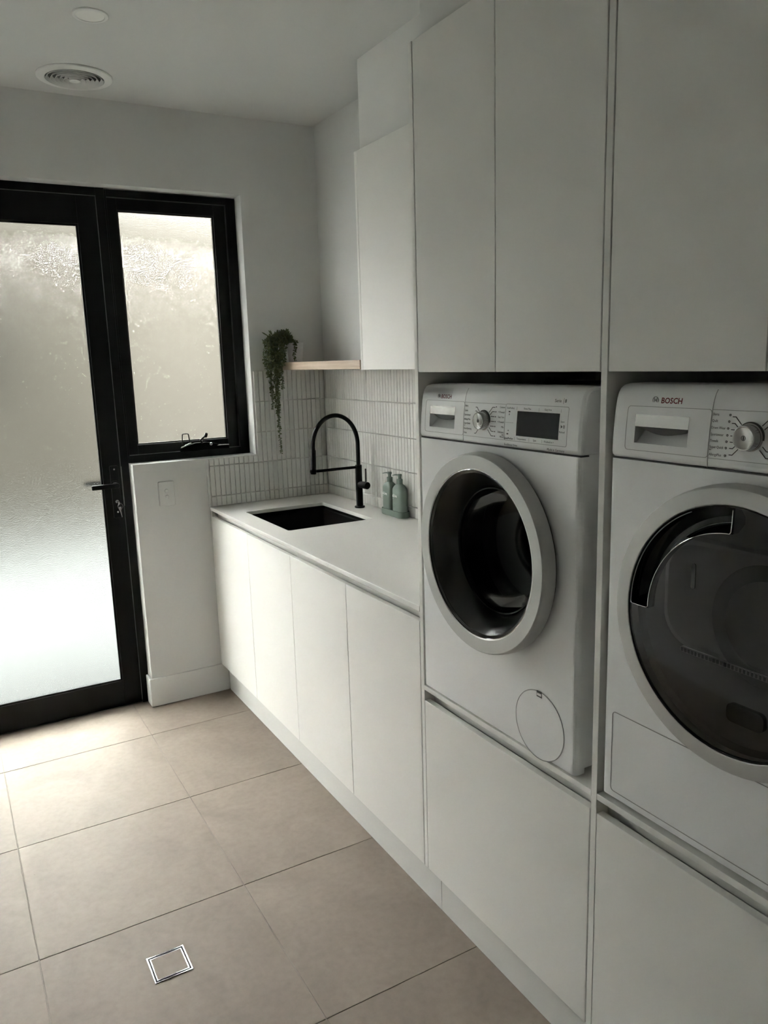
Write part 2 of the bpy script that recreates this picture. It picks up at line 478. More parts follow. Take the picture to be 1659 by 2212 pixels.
# end wall: from the counter front to the corner, cut round the window
k = 0
while True:
    xc = XT - 0.0015 - TP*(k+0.5)
    if xc - TW/2 < -0.001: break
    for (zb, zt) in rows():
        if xc - TW/2 < WR + 0.008:
            zt2 = min(zt, WS - 0.003)
            if xc + TW/2 > WR and zt > WS and xc > WR + 0.004: zt2 = zt
            if zt2 - zb < 0.006: continue
            wall_tile(wall_back, xc, -0.0012, zb, zt2, 0)
        else:
            wall_tile(wall_back, xc, -0.0012, zb, zt, 0)
    k += 1
mb = MB()
mb.box(0.002, XT, -0.0012, -0.0002, ZCT, WS-0.001); mb.box(WR+0.001, XT, -0.0012, -0.0002, WS-0.001, ZTOP)
mb.build('grout', 'wall_grout', wall_back)
mb = MB(); mb.box(-0.004, 0.0015, -0.010, -0.0003, ZCT+0.0005, WS-0.002)
mb.build('tile_edge_trim', 'skirting_paint', wall_back)
# joinery wall: the 300 nearest the corner as single tiles, the rest behind the tall panel joined
rest = MB()
k = 0
rw = rows()
while True:
    yc = -0.010 - TP*(k+0.5)
    if yc - TW/2 < Y1 + 0.001: break
    for (zb, zt) in rw:
        if k < 300 // len(rw):
            wall_tile(wall_right, XJ-0.0012, yc, zb, zt, -PI/2)
        else:
            rest.box(XJ-0.0087, XJ-0.0012, yc-TW/2, yc+TW/2, zb, zt)
    k += 1
r_ = rest.build('tile_field', 'glaze', wall_right); r_['kind'] = 'stuff'
mb = MB(); mb.box(XJ-0.0012, XJ-0.0002, Y1+0.001, -0.002, ZCT, ZTOP); mb.build('grout', 'wall_grout', wall_right)

# ------------------------------------------------------------------ door (black frame, obscure glass)
door = structure(thing('door_1', 'black framed glazed door with full height obscure glass', None))
D0, D1 = -1.582, -0.3865          # leaf edges
DT = 2.354
mb = MB()
mb.box(-0.3835, WL-0.001, FY, FY+0.095, 0.0, WH-0.001)
mb.box(DL+0.001, D0-0.003, FY, FY+0.095, 0.0, WH-0.001)
mb.box(D0-0.003, -0.3835, FY, FY+0.095, DT+0.003, WH-0.001)
mb.build('frame', 'black_aluminium', door, bevel=0.0015)
mb = MB(); mb.box(D0-0.003, -0.3835, FY+0.012, FY+0.090, 0.0, 0.010); mb.build('sill', 'black_aluminium', door)
GX0, GX1, GZ0, GZ1 = -1.500, -0.467, 0.132, 2.236
for nm, bx in (('stile', (GX1, D1, 0.012, DT)), ('stile', (D0, GX0, 0.012, DT)), ('rail', (GX0, GX1, 0.012, GZ0)), ('rail', (GX0, GX1, GZ1, DT))):
    MB().box(bx[0], bx[1], FY+0.004, FY+0.046, bx[2], bx[3]).build(nm, 'black_aluminium', door, bevel=0.001)
mb = MB(); q = 0.009
mb.box(GX1-q, GX1, FY+0.010, FY+0.020, GZ0, GZ1); mb.box(GX0, GX0+q, FY+0.010, FY+0.020, GZ0, GZ1)
mb.box(GX0+q, GX1-q, FY+0.010, FY+0.020, GZ0, GZ0+q); mb.box(GX0+q, GX1-q, FY+0.010, FY+0.020, GZ1-q, GZ1)
mb.build('glazing_bead', 'black_aluminium', door, bevel=0.001)
MB().box(GX0+0.002, GX1-0.002, FY+0.022, FY+0.028, GZ0+0.002, GZ1-0.002).build('pane', 'obscure_glass', door)
# lock furniture
mb = MB(); mb.prism(rrect(-0.436, -0.398, 0.932, 1.176, 0.006), 'y', FY+0.0035, FY-0.006)
plate = mb.build('lock_plate', 'matte_black', door, bevel=0.0015)
lev = MB(); lz = 1.090
lev.lathe([(0.0, -0.058), (0.011, -0.058), (0.012, -0.050), (0.012, -0.006), (0.019, -0.006), (0.019, 0.0), (0, 0)], (-0.420, FY-0.006, lz), (0, 1, 0), 20)
lev.prism(rrect(-0.530, -0.410, lz-0.011, lz+0.010, 0.004), 'y', FY-0.062, FY-0.048)
lever = lev.build('lever_handle', 'matte_black', door, bevel=0.002)
lev = MB()
lev.lathe([(0.0, 0.058), (0.011, 0.058), (0.012, 0.006), (0.019, 0.006), (0.019, 0.0), (0, 0)], (-0.420, FY+0.046, lz), (0, 1, 0), 20)
lev.prism(rrect(-0.535, -0.410, lz-0.011, lz+0.010, 0.004), 'y', FY+0.094, FY+0.108)
lev.build('outside_lever', 'outside_black', door, bevel=0.002)
for (sx, sz) in ((-0.417, 1.160), (-0.417, 0.960)):
    MB().lathe([(0, -0.0015), (0.0042, -0.0012), (0.0046, 0.0)], (sx, FY-0.0062, sz), (0, 1, 0), 14).build('screw', 'brushed_steel', plate)
MB().lathe([(0, -0.004), (0.0075, -0.004), (0.0085, -0.002), (0.0085, 0.0)], (-0.417, FY-0.0062, 1.010), (0, 1, 0), 18).build('lock_cylinder', 'brushed_steel', plate)
MB().box(-0.3845, -0.3825, FY-0.0022, FY+0.004, 0.985, 1.170).build('strike_edge', 'brushed_steel', door)
# the keys hanging in the lock
key = thing('door_key', 'small bunch of silver keys hanging in the black door lock', 'key', (-0.417, FY-0.012, 1.010))
mb = MB(); mb.prism([(-0.4185, 1.012), (-0.4155, 1.012), (-0.4155, 1.006), (-0.4185, 1.006)], 'y', FY-0.010, FY-0.020)
mb.lathe([(0.003, -0.001), (0.011, -0.001), (0.011, 0.001), (0.003, 0.001), (0.003, -0.001)], (-0.415, FY-0.026, 1.004), (1, 0.3, 0), 20, smooth=False)
mb.build('inserted_key', 'brushed_steel', key)
ringp = [(-0.409 + 0.011*math.cos(t), FY-0.030+0.002*math.sin(2*t), 0.990 + 0.013*math.sin(t)) for t in [2*PI*i/24 for i in range(25)]]
MB().tube(ringp, 0.0009, 6, caps=False).build('key_ring', 'brushed_steel', key)
mb = MB()
mb.loops([[(x, y, z) for (x, y, z) in ((-0.4175, FY-0.031, 0.986), (-0.4055, FY-0.031, 0.988), (-0.405, FY-0.029, 0.972), (-0.416, FY-0.029, 0.971))],
          [(x, y-0.002, z) for (x, y, z) in ((-0.4175, FY-0.031, 0.986), (-0.4055, FY-0.031, 0.988), (-0.405, FY-0.029, 0.972), (-0.416, FY-0.029, 0.971))]])
mb.loops([[(-0.4135, FY-0.029, 0.972), (-0.4075, FY-0.029, 0.972), (-0.4030, FY-0.027, 0.938), (-0.4060, FY-0.027, 0.937)],
          [(-0.4135, FY-0.031, 0.972), (-0.4075, FY-0.031, 0.972), (-0.4030, FY-0.029, 0.938), (-0.4060, FY-0.029, 0.937)]])
mb.build('hanging_key', 'brushed_steel', key)

# ------------------------------------------------------------------ window (black awning sash, obscure glass, winder)
win = structure(thing('window_1', 'black awning window with obscure glass beside the door', None))
def ringbox(x0, x1, z0, z1, l, r, bt, tp, y0, y1):
    mb = MB()
    mb.box(x0, x0+l, y0, y1, z0, z1); mb.box(x1-r, x1, y0, y1, z0, z1)
    mb.box(x0+l, x1-r, y0, y1, z0, z0+bt); mb.box(x0+l, x1-r, y0, y1, z1-tp, z1)
    return mb
FX1 = WR-0.001
ringbox(WL, FX1, WS+0.001, WH-0.004, 0.008, 0.046, 0.034, 0.030, FY+0.003, FY+0.093).build('frame', 'black_aluminium', win, bevel=0.002)
ringbox(WL+0.010, FX1-0.048, WS+0.037, WH-0.036, 0.042, 0.056, 0.044, 0.050, FY+0.018, FY+0.060).build('sash', 'black_aluminium', win, bevel=0.002)
SX0, SX1, SZ0, SZ1 = WL+0.052, FX1-0.104, WS+0.081, WH-0.086
mb = ringbox(SX0, SX1, SZ0, SZ1, 0.006, 0.006, 0.006, 0.006, FY+0.026, FY+0.034); mb.build('glazing_bead', 'black_aluminium', win)
MB().box(SX0+0.001, SX1-0.001, FY+0.036, FY+0.042, SZ0+0.001, SZ1-0.001).build('pane', 'obscure_glass', win)
# chain winder on the sill
mb = MB()
prof = [(-0.105, 1.216), (-0.100, 1.232), (-0.070, 1.244), (-0.030, 1.254), (0.020, 1.254), (0.060, 1.247), (0.095, 1.236), (0.130, 1.232), (0.135, 1.216)]
mb.prism(prof, 'y', FY+0.001, FY-0.026)
wd = mb.build('winder_box', 'outside_black', win, bevel=0.002)
MB().tube([(0.000, FY-0.022, 1.250), (-0.006, FY-0.034, 1.262), (-0.012, FY-0.040, 1.268), (0.004, FY-0.044, 1.280), (0.012, FY-0.046, 1.288)], 0.0045, 10).build('crank_handle', 'matte_black', wd)
MB().lathe([(0, -0.012), (0.006, -0.011), (0.0078, -0.004), (0.0078, 0.006), (0.005, 0.012), (0, 0.012)], (0.014, FY-0.046, 1.289), (0.4, 0, 1), 14).build('crank_knob', 'matte_black', wd)
MB().lathe([(0.0028, -0.0015), (0.0068, -0.0015), (0.0072, 0.0)], (0.042, FY-0.0262, 1.244), (0, 1, 0), 16).build('fixing_screw', 'brushed_steel', wd)
lp = [(-0.093, FY-0.010, 1.250), (-0.090, FY-0.010, 1.296), (-0.084, FY-0.010, 1.300), (-0.064, FY-0.010, 1.299), (-0.060, FY-0.010, 1.294), (-0.056, FY-0.010, 1.250)]
MB().tube(lp, 0.0030, 8).build('latch_loop', 'matte_black', wd)
mb = MB(); mb.prism([(-0.108, 1.234), (-0.098, 1.236), (-0.052, 1.2545), (-0.056, 1.2575), (-0.104, 1.239)], 'y', FY-0.027, FY-0.020); mb.build('cover_edge_glint', 'brushed_steel', wd)  # steel strip added as a painted highlight on the black cover
mb = MB(); mb.prism([(0.072, 1.2335), (0.080, 1.2385), (0.130, 1.2365), (0.134, 1.2335)], 'y', FY-0.0275, FY-0.020); mb.build('bright_end_strip', 'brushed_steel', wd)  # steel strip making the bright streak at the other cover end

# ------------------------------------------------------------------ outdoors behind the obscure glass
mb = MB(); mb.box(-9, 9, 0.25, 5.2, -0.16, -0.05)
structure(mb.build('path_outside', 'paving'), 'pale concrete path outside the glazed door')
mb = MB(); mb.box(-9, -0.05, 4.2, 4.4, -0.05, 3.62); mb.box(-0.05, 0.42, 4.2, 4.4, -0.05, 3.55)  # tops of both outside walls raised to shape the daylight
structure(mb.build('wall_garden', 'render_brown'), 'plain brown neighbouring wall outside the door')
mb = MB(); mb.box(0.42, 0.95, 4.2, 4.4, -0.05, 3.55); mb.box(0.95, 9, 4.2, 4.4, -0.05, 3.62)
structure(mb.build('wall_neighbour', 'render_cream'), 'plain cream neighbouring wall outside the window')
mb = MB(); mb.box(-2.3, -0.62, 4.12, 4.1995, 1.45, 2.25)
tag(mb.build('dark_blur_panel', 'garden_dark', bevel=0.02, seg=3), 'dark grey blurred shape seen through the upper door glass', 'blurred_shape')  # stand-in panel for an unidentified dark blur behind the glass
mb = MB(); mb.box(-9, 9, 0.25, 1.50, 2.66, 2.80)  # unseen eave added, deep enough to block steep sky light
structure(mb.build('light_block_eave', 'added_eave_paint'), 'unseen eave added above the door outside to shape the daylight')

# ------------------------------------------------------------------ base cabinets
def carcass(name_parent, y0, y1, zt, zb=ZK, xb=XJ-0.003, xf=0.0195):
    mb = MB(); t = 0.016
    ya, yb = max(y0, y1), min(y0, y1)
    mb.box(xf, xb, ya-t, ya, zb, zt); mb.box(xf, xb, yb, yb+t, zb, zt)
    mb.box(xf, xb, yb+t, ya-t, zb, zb+t); mb.box(xb-0.008, xb, yb+t, ya-t, zb+t, zt)
    return mb.build('carcass', 'laminate_inner', name_parent)
def door_leaf(parent, ya, yb, z0, z1, x0=0.0, name='door'):
    return MB().box(x0, x0+0.018, yb, ya, z0, z1).build(name, 'laminate', parent, bevel=0.0012)

G = [-0.0195, -0.5023, -0.9698, -1.4346, Y1+0.002]
gp = 0.0014
def base_unit(label, ya, yb, gaps, first):
    t = thing('base_cabinet', label, 'cabinet', (0.3, (ya+yb)/2, 0), group='base cabinets under the white counter')
    carcass(t, ya-0.0005, yb+0.0005, ZDT-0.012, xf=0.0190)
    for i in range(len(gaps)-1):
        door_leaf(t, gaps[i]-gp, gaps[i+1]+gp, ZK, ZDT)
    # finger-pull rail behind the door tops
    mb = MB(); mb.box(0.034, 0.050, yb+0.001, ya-0.001, ZDT-0.010, ZSB-0.001)
    mb.build('finger_pull_rail', 'laminate', t)
    if first:
        MB().box(0.0, 0.018, -0.0185, -0.0015, ZK, ZSB-0.0008).build('filler_panel', 'laminate', t, bevel=0.001)
    return t
base_unit('white two door base cabinet under the black sink', -0.0030, G[2], G[:3], True)
base_unit('white two door base cabinet beside the washing machine tower', G[2], G[4], G[2:], False)

kb = MB().box(0.033, 0.049, -1.9265, -0.0145, 0.0008, ZK-0.0005).build('kickboard', 'kick_laminate_shaded', bevel=0.0008)
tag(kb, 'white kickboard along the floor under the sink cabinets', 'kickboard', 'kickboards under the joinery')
kb = MB().box(0.033, 0.049, YB+0.01, -1.9285, 0.0008, ZK-0.0005).build('kickboard', 'kick_laminate_shaded', bevel=0.0008)
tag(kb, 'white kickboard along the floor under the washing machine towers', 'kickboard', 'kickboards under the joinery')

# ------------------------------------------------------------------ counter, sink, tap
SKX0, SKX1, SKY0, SKY1 = 0.095, 0.493, -0.744, -0.234
inner = rrect(SKX0, SKX1, SKY0, SKY1, 0.012, 5)
nI = len(inner); m_ = nI // 4
CO = [(XT+0.006, Y1+0.0008), (XT+0.006, -0.0012), (-0.001, -0.0012), (-0.001, Y1+0.0008)]   # matches rrect corner order
mb = MB()
vs = [(x, y, ZCT) for x, y in inner] + [(x, y, ZCT) for x, y in CO] + [(x, y, ZSB) for x, y in inner] + [(x, y, ZSB) for x, y in CO]
fs = []
for lvl, flip in ((0, False), (nI+4, True)):
    for c in range(4):
        for k in range(m_-1):
            f = (lvl+nI+c, lvl+c*m_+k+1, lvl+c*m_+k); fs.append(f[::-1] if flip else f)
        c2 = (c+1) % 4
        f = (lvl+nI+c, lvl+nI+c2, lvl+c2*m_, lvl+c*m_+m_-1); fs.append(f[::-1] if flip else f)
for k in range(nI):
    k2 = (k+1) % nI; fs.append((k, k2, nI+4+k2, nI+4+k))
for c in range(4):
    c2 = (c+1) % 4; fs.append((nI+c, nI+4+nI+c, nI+4+nI+c2, nI+c2))
mb.add(vs, fs)
ct = mb.build('countertop', 'stone', bevel=0.0018, seg=3)
tag(ct, 'thin white stone countertop with a sink cut-out under the shelf', 'countertop')

def rr3(x0, x1, y0, y1, r, z, n=5): return [(x, y, z) for x, y in rrect(x0, x1, y0, y1, r, n)]
a_ = 0.004
zr = ZSB - 0.0006
sink = thing('sink', 'square black undermount sink set in the white counter', 'sink', (0.294, -0.489, 0.74))
mb = MB()
mb.loops([rr3(SKX0-.02, SKX1+.02, SKY0-.02, SKY1+.02, .03, zr-0.006), rr3(SKX0-.02, SKX1+.02, SKY0-.02, SKY1+.02, .03, zr),
          rr3(SKX0-a_, SKX1+a_, SKY0-a_, SKY1+a_, .014, zr), rr3(SKX0-a_, SKX1+a_, SKY0-a_, SKY1+a_, .014, zr-0.012),
          rr3(SKX0+0.004, SKX1-0.004, SKY0+0.004, SKY1-0.004, .014, zr-0.016),
          rr3(SKX0+0.006, SKX1-0.006, SKY0+0.006, SKY1-0.006, .016, 0.735), rr3(SKX0+0.012, SKX1-0.012, SKY0+0.012, SKY1-0.012, .016, 0.728)],
         close_first=False, close_last=True, smooth=False)
mb.loops([rr3(SKX0-a_, SKX1+a_, SKY0-a_, SKY1+a_, .02, zr-0.006), rr3(SKX0-a_, SKX1+a_, SKY0-a_, SKY1+a_, .02, 0.722)], close_first=False)
mb.build('bowl', 'sink_black', sink)
MB().lathe([(0, 0.001), (0.03, 0.001), (0.042, 0.003), (0.045, 0.0005)], (0.30, -0.49, 0.728), (0, 0, 1), 28).build('waste', 'matte_black', sink)

TX, TY = 0.570, -0.474
tap = thing('kitchen_tap', 'matte black pull-out arch tap with side lever behind the sink', 'tap', (TX, TY, ZCT))
MB().lathe([(0, 0.0003), (0.0235, 0.0003), (0.0240, 0.002), (0.0240, 0.006), (0.0225, 0.0085), (0.0165, 0.0085)], (TX, TY, ZCT), (0, 0, 1), 32).build('base_flange', 'matte_black', tap)
MB().lathe([(0.0162, 0.008), (0.0158, 0.196), (0.0148, 0.2005), (0.009, 0.2005), (0, 0.2005)], (TX, TY, ZCT), (0, 0, 1), 32).build('column', 'matte_black', tap)
pth = [(TX, TY, ZCT+0.195), (TX, TY, 1.20)]
cx_, rx_, rz_, z0_ = 0.4565, 0.1135, 0.137, 1.243
for i in range(0, 33):
    t = PI*i/32
    pth.append((cx_ + rx_*math.cos(t), TY, z0_ + rz_*math.sin(t)))
pth.append((0.3445, TY, 1.222))
MB().tube(pth, 0.0096, 16).build('hose', 'matte_black', tap)
MB().lathe([(0, 0.0), (0.0105, 0.0), (0.0112, -0.002), (0.0125, -0.088), (0.0148, -0.089), (0.0148, -0.099), (0.0125, -0.1), (0.0120, -0.108), (0, -0.108)], (0.3445, TY, 1.232), (0.04, 0, 1), 28).build('spray_head', 'matte_black', tap)
mb = MB(); mb.tube([(TX, TY, 1.136), (0.3570, TY, 1.136)], 0.0064, 14)
mb.tube([(0.336, TY, 1.136), (0.326, TY, 1.136)], 0.0055, 12)
mb.build('holder_arm', 'matte_black', tap)
hz = 1.055
hd = MB().lathe([(0.0155, 0.010), (0.0160, 0.034), (0.0150, 0.0345), (0.0150, 0.0360), (0.0165, 0.0365), (0.0170, 0.066), (0.0155, 0.0685), (0, 0.0685)], (TX, TY, hz), (0.12, -1, 0), 28).build('lever_barrel', 'matte_black', tap)
MB().tube([(TX+0.006, TY-0.056, hz+0.012), (TX+0.006, TY-0.057, hz+0.078)], 0.0034, 10).build('lever_pin', 'matte_black', hd)

# ------------------------------------------------------------------ soap bottles in their tray
tray = thing('bottle_tray', 'sage green tray holding the two pump bottles', 'tray', (0.604, -0.742, ZCT))
tx0, tx1, ty0, ty1 = 0.577, 0.632, -0.832, -0.652
mb = MB(); r_ = 0.022
mb.loops([rr3(tx0+.002, tx1-.002, ty0+.002, ty1-.002, r_, ZCT+0.0004), rr3(tx0, tx1, ty0, ty1, r_, ZCT+0.003), rr3(tx0, tx1, ty0, ty1, r_, ZCT+0.027),
          rr3(tx0+.001, tx1-.001, ty0+.001, ty1-.001, r_, ZCT+0.028), rr3(tx0+.0035, tx1-.0035, ty0+.0035, ty1-.0035, r_-.002, ZCT+0.028), rr3(tx0+.0035, tx1-.0035, ty0+.0035, ty1-.0035, r_-.002, ZCT+0.006)], smooth=False)
mb.build('dish', 'tray_green', tray, bevel=0.0)
def bottle(yc, label):
    t = thing('soap_bottle', label, 'bottle', (0.6045, yc, ZCT+0.0065), group='sage green pump bottles beside the sink')
    hw, hd_ = 0.0385, 0.0225
    def R(sx, sy, r, z): return [(0.6045+p[0], yc+p[1], ZCT+0.0065+z) for p in rrect(-hd_*sx, hd_*sx, -hw*sy, hw*sy, r, 6)]
    mb = MB()
    mb.loops([R(.94, .95, .016, 0), R(1, 1, .017, .003), R(1, 1, .017, .108), R(.98, .97, .0165, .116), R(.90, .86, .0165, .124), R(.72, .62, .0130, .133), R(.60, .42, .0125, .137), R(.56, .345, .0120, .140)], smooth=True)
    mb.build('body', 'bottle_green', t)
    MB().lathe([(0.0120, 0.139), (0.0132, 0.140), (0.0134, 0.158), (0.0125, 0.160), (0.0072, 0.161), (0.0072, 0.172), (0.0095, 0.173), (0.0098, 0.1805), (0.009, 0.182), (0, 0.182)], (0.6045, yc, ZCT+0.0065), (0, 0, 1), 24).build('pump_collar', 'bottle_green', t)
    # spout points along the wall towards the window
    mb = MB(); z = ZCT+0.0065+0.1785
    mb.loops([[(0.6045+dx, yc+0.004, z+dz) for dx, dz in ((-.0055, -.003), (.0055, -.003), (.0055, .0035), (-.0055, .0035))],
              [(0.5960+dx, yc+0.020, z+dz-0.001) for dx, dz in ((-.0040, -.0025), (.0040, -.0025), (.0040, .0025), (-.0040, .0025))],
              [(0.5900+dx, yc+0.034, z+dz-0.004) for dx, dz in ((-.0030, -.002), (.0030, -.002), (.0030, .001), (-.0030, .001))]])
    mb.build('spout', 'bottle_green', t, bevel=0.001)
    def label_text(s, size, dz, mat, bold=False):
        me = text_mesh(s, size, 'LEFT', 0.0001, bold); me.materials.append(MATS[mat])
        o = link('lettering', me, t, local=True)
        o.location = (-hd_-0.0003, 0.027, dz); o.rotation_euler = (PI/2, 0, -PI/2)
    label_text('al.ive', 0.0190, 0.088, 'print_white', True)
    label_text('body', 0.0045, 0.076, 'print_white')
    label_text('hand & body wash', 0.0040, 0.048, 'print_pale_green')
    label_text('kakadu plum', 0.0040, 0.041, 'print_pale_green')
    label_text('500ml', 0.0036, 0.012, 'print_pale_green')
    return t
bottle(-0.700, 'sage green pump bottle nearer the tap, partly hidden by its twin')
bottle(-0.785, 'sage green pump bottle in front, nearer the washing machine')

# ------------------------------------------------------------------ wall cupboard, shelf, plant
oc = thing('wall_cupboard', 'white wall cupboard between the timber shelf and the tall cupboards', 'cabinet', (0.52, -1.3, 1.582))
MB().box(0.4205, XJ-0.001, -0.8600, -0.8440, 1.5835, 2.4005).build('side_panel', 'laminate', oc, bevel=0.001)
mb = MB(); mb.box(0.4225, XJ-0.002, Y1+0.001, -0.8605, 1.5835, 1.5995); mb.box(0.4225, XJ-0.002, Y1+0.001, -0.8605, 2.3845, 2.4005)
mb.box(XJ-0.010, XJ-0.002, Y1+0.001, -0.8605, 1.5995, 2.3845)
mb.build('carcass', 'laminate_inner', oc)
MB().box(0.4025, 0.4205, -0.8600, -0.8440, 1.5825, 2.4005).build('panel_edge', 'laminate', oc, bevel=0.001)
door_leaf(oc, -0.8625, -1.3720, 1.5825, 2.4005, 0.4025)
door_leaf(oc, -1.3750, Y1+0.003, 1.5825, 2.4005, 0.4025)

sh = MB().box(0.3985, XJ-0.0005, -0.8430, -0.0005, 1.5850, 1.6215).build('floating_shelf', 'timber', bevel=0.0015)
tag(sh, 'pale timber floating shelf between the end wall and the wall cupboard', 'shelf')

plant = thing('trailing_plant', 'trailing green succulent in a small white pot on the timber shelf', 'plant', (0.450, -0.085, 1.6220))
PX, PY, PZ = 0.450, -0.085, 1.6220
MB().lathe([(0, 0.0), (0.030, 0.0), (0.033, 0.003), (0.040, 0.085), (0.041, 0.090), (0.0375, 0.090), (0.036, 0.080), (0, 0.078)], (PX, PY, PZ), (0, 0, 1), 28).build('pot', 'pot_glaze', plant)
MB().lathe([(0, 0.083), (0.0365, 0.081)], (PX, PY, PZ), (0, 0, 1), 24).build('potting_soil', 'soil', plant)
def leaf(mb, p, d, L, Wd):
    d = Vector(d).normalized(); ref = Vector((random.uniform(-1, 1), random.uniform(-1, 1), random.uniform(-1, 1)))
    u = d.cross(ref)
    if u.length < 1e-3: u = d.cross(Vector((1, 0.2, 0)))
    u.normalize(); w = d.cross(u).normalized(); p = Vector(p)
    th = Wd*0.38
    vs = [p, p+d*L]
    for (t, k) in ((0.33, 0.85), (0.68, 1.0)):
        for (cu, cw) in ((1, 0), (0, th/Wd), (-1, 0), (0, -th/Wd)):
            vs.append(p + d*(L*t) + u*(cu*Wd*k*0.5) + w*(cw*Wd*k*0.5))
    fs = [(0, 3, 2), (0, 4, 3), (0, 5, 4), (0, 2, 5)]
    for i in range(4):
        j = (i+1) % 4; fs.append((2+i, 2+j, 6+j, 6+i)); fs.append((1, 6+i, 6+j))
    mb.add(vs, fs, True)
def strand(path_fn, n, lsize, spread):
    pts = [path_fn(i/(n-1)) for i in range(n)]
    st = MB().tube(pts, 0.0011, 5).build('strand', 'stem', plant)
    mb = MB(); per = 3
    for i in range(1, n):
        p = Vector(pts[i]); ax = (Vector(pts[i]) - Vector(pts[i-1])).normalized()
        for k in range(per):
            a = random.uniform(0, 2*PI)
            u = ax.cross(Vector((0.3, 1, 0.2))).normalized(); w = ax.cross(u)
            d = u*math.cos(a) + w*math.sin(a) + ax*random.uniform(0.1, 0.7)
            s_ = random.uniform(0.8, 1.2)*(1 - 0.3*(i/n)**3)
            leaf(mb, p + ax*random.uniform(0, 0.004), d, lsize*s_, lsize*0.62*s_)
    lf = mb.build('leaves', 'leaf', st); lf['kind'] = 'stuff'
def hang(x, y, zend, wob, ph, top=1.735, start=None):
    sx, sy, sz = start or (PX-0.02, PY, PZ+0.088)
    L1 = math.dist((sx, sy), (x, y)) + 0.03; L2 = top - zend; f = L1/(L1+L2)
    def fn(t):
        if t < f:
            q = t/f
            return (sx+(x-sx)*q, sy+(y-sy)*q, sz+(top-sz)*math.sin(q*PI/2) - 0.03*max(0, q-0.6))
        q = (t-f)/(1-f)
        return (x+wob*math.sin(ph+q*6), y+wob*math.cos(ph+q*5), top-0.012-(top-0.012-zend)*q)
    return fn
LS = 0.0145
for (x, y, zend, ph, top, n) in (
    (0.350, -0.085, 1.190, 0.2, 1.742, 92), (0.345, -0.075, 1.330, 1.7, 1.745, 72), (0.318, -0.085, 1.405, 3.0, 1.740, 60), (0.352, -0.070, 1.390, 4.0, 1.730, 62),
    (0.322, -0.075, 1.450, 0.4, 1.748, 56), (0.300, -0.090, 1.560, 0.9, 1.735, 40), (0.372, -0.090, 1.500, 2.2, 1.720, 46), (0.335, -0.115, 1.525, 2.9, 1.742, 44),
    (0.315, -0.060, 1.560, 5.1, 1.742, 40), (0.378, -0.070, 1.590, 1.1, 1.715, 32), (0.360, -0.120, 1.580, 0.5, 1.740, 36), (0.295, -0.075, 1.600, 2.0, 1.735, 34),
    (0.330, -0.095, 1.580, 4.4, 1.752, 40), (0.350, -0.100, 1.570, 3.4, 1.755, 40), (0.310, -0.110, 1.590, 0.0, 1.748, 38), (0.368, -0.055, 1.560, 5.9, 1.735, 38),
    (0.386, -0.105, 1.626, 0.1, 1.735, 28), (0.340, -0.060, 1.600, 2.5, 1.760, 38), (0.375, -0.110, 1.610, 1.4, 1.745, 32)):
    strand(hang(x, y, zend, 0.004, ph, top), n, LS, 1)
strand(hang(0.424, -0.140, 1.634, 0.004, 0.7, 1.718, (PX, PY-0.03, PZ+0.088)), 26, 0.0120, 1)
for k in range(7):
    a = -0.6 + 0.3*k
    strand(lambda t, a=a: (PX-0.01-0.10*t*math.cos(a*0.8), PY-0.045*t*math.sin(a), PZ+0.088+(0.045+0.006*(k % 3))*math.sin(t*PI*0.85)), 20, LS, 1)
mb = MB()
for (dx, dz, dy) in ((-0.165, 0.142, 0.0), (-0.135, 0.150, -.01), (-0.120, 0.152, .01), (-0.100, 0.145, 0.0)):
    a = Vector((PX-0.10, PY, PZ+0.105)); b_ = Vector((PX+dx, PY+dy, PZ+dz))
    for k in range(4):
        leaf(mb, a.lerp(b_, 0.5), (b_-a), (b_-a).length*0.55, 0.006)
mb.build('sprout_tips', 'leaf', plant)

# ------------------------------------------------------------------ tall joinery towers
def tower(label, ya, yb, yg, panel_label=None):
    t = thing('appliance_tower', label, 'cabinet', (0.3, (ya+yb)/2, 0), group='white towers around the laundry machines')
    MB().box(0.0, XJ-0.002, ya-0.016+0.0002, ya, ZK, ZTT).build('side_panel', 'laminate', t, bevel=0.001)
    yi = ya-0.016
    # appliance shelf, drawer recess and drawer front
    MB().box(0.0, XJ-0.004, yb+0.0003, yi-0.0003, ZSHB, ZSH).build('appliance_shelf', 'laminate', t, bevel=0.0008)
    MB().box(0.034, 0.050, yb+0.0005, yi-0.0005, ZDR-0.012, ZSHB-0.0005).build('finger_pull_rail', 'laminate', t)
    MB().box(0.0, 0.018, yb+0.0035, yi-0.0015, ZK, ZDR).build('drawer_front', 'laminate', t, bevel=0.0012)
    mb = MB(); mb.box(0.052, XJ-0.006, yb+0.014, yi-0.014, ZK+0.02, ZK+0.035); mb.box(0.052, XJ-0.006, yb+0.0005, yb+0.014, ZK, ZDR-0.03); mb.box(0.052, XJ-0.006, yi-0.014, yi-0.0005, ZK, ZDR-0.03)
    mb.build('drawer_box', 'laminate_inner', t)
    # upper cupboard
    mb = MB(); mb.box(0.020, XJ-0.004, yb+0.0005, yi-0.0005, ZTB+0.002, ZTB+0.018); mb.box(0.020, XJ-0.004, yb+0.0005, yi-0.0005, ZTT-0.017, ZTT-0.001)
    mb.box(XJ-0.012, XJ-0.004, yb+0.0005, yi-0.0005, ZSH, ZTT-0.018)
    mb.box(0.020, XJ-0.013, (yg)-0.008, (yg)+0.008, ZTB+0.019, ZTT-0.018)
    mb.build('carcass', 'laminate_inner', t)
    door_leaf(t, yi-0.003, yg+0.0013, ZTB, ZTT-0.0005)
    door_leaf(t, yg-0.0013, yb+0.003, ZTB, ZTT-0.0005)
    return t
tower('white tall cupboard tower above and below the washing machine', Y1, Y2, YG)
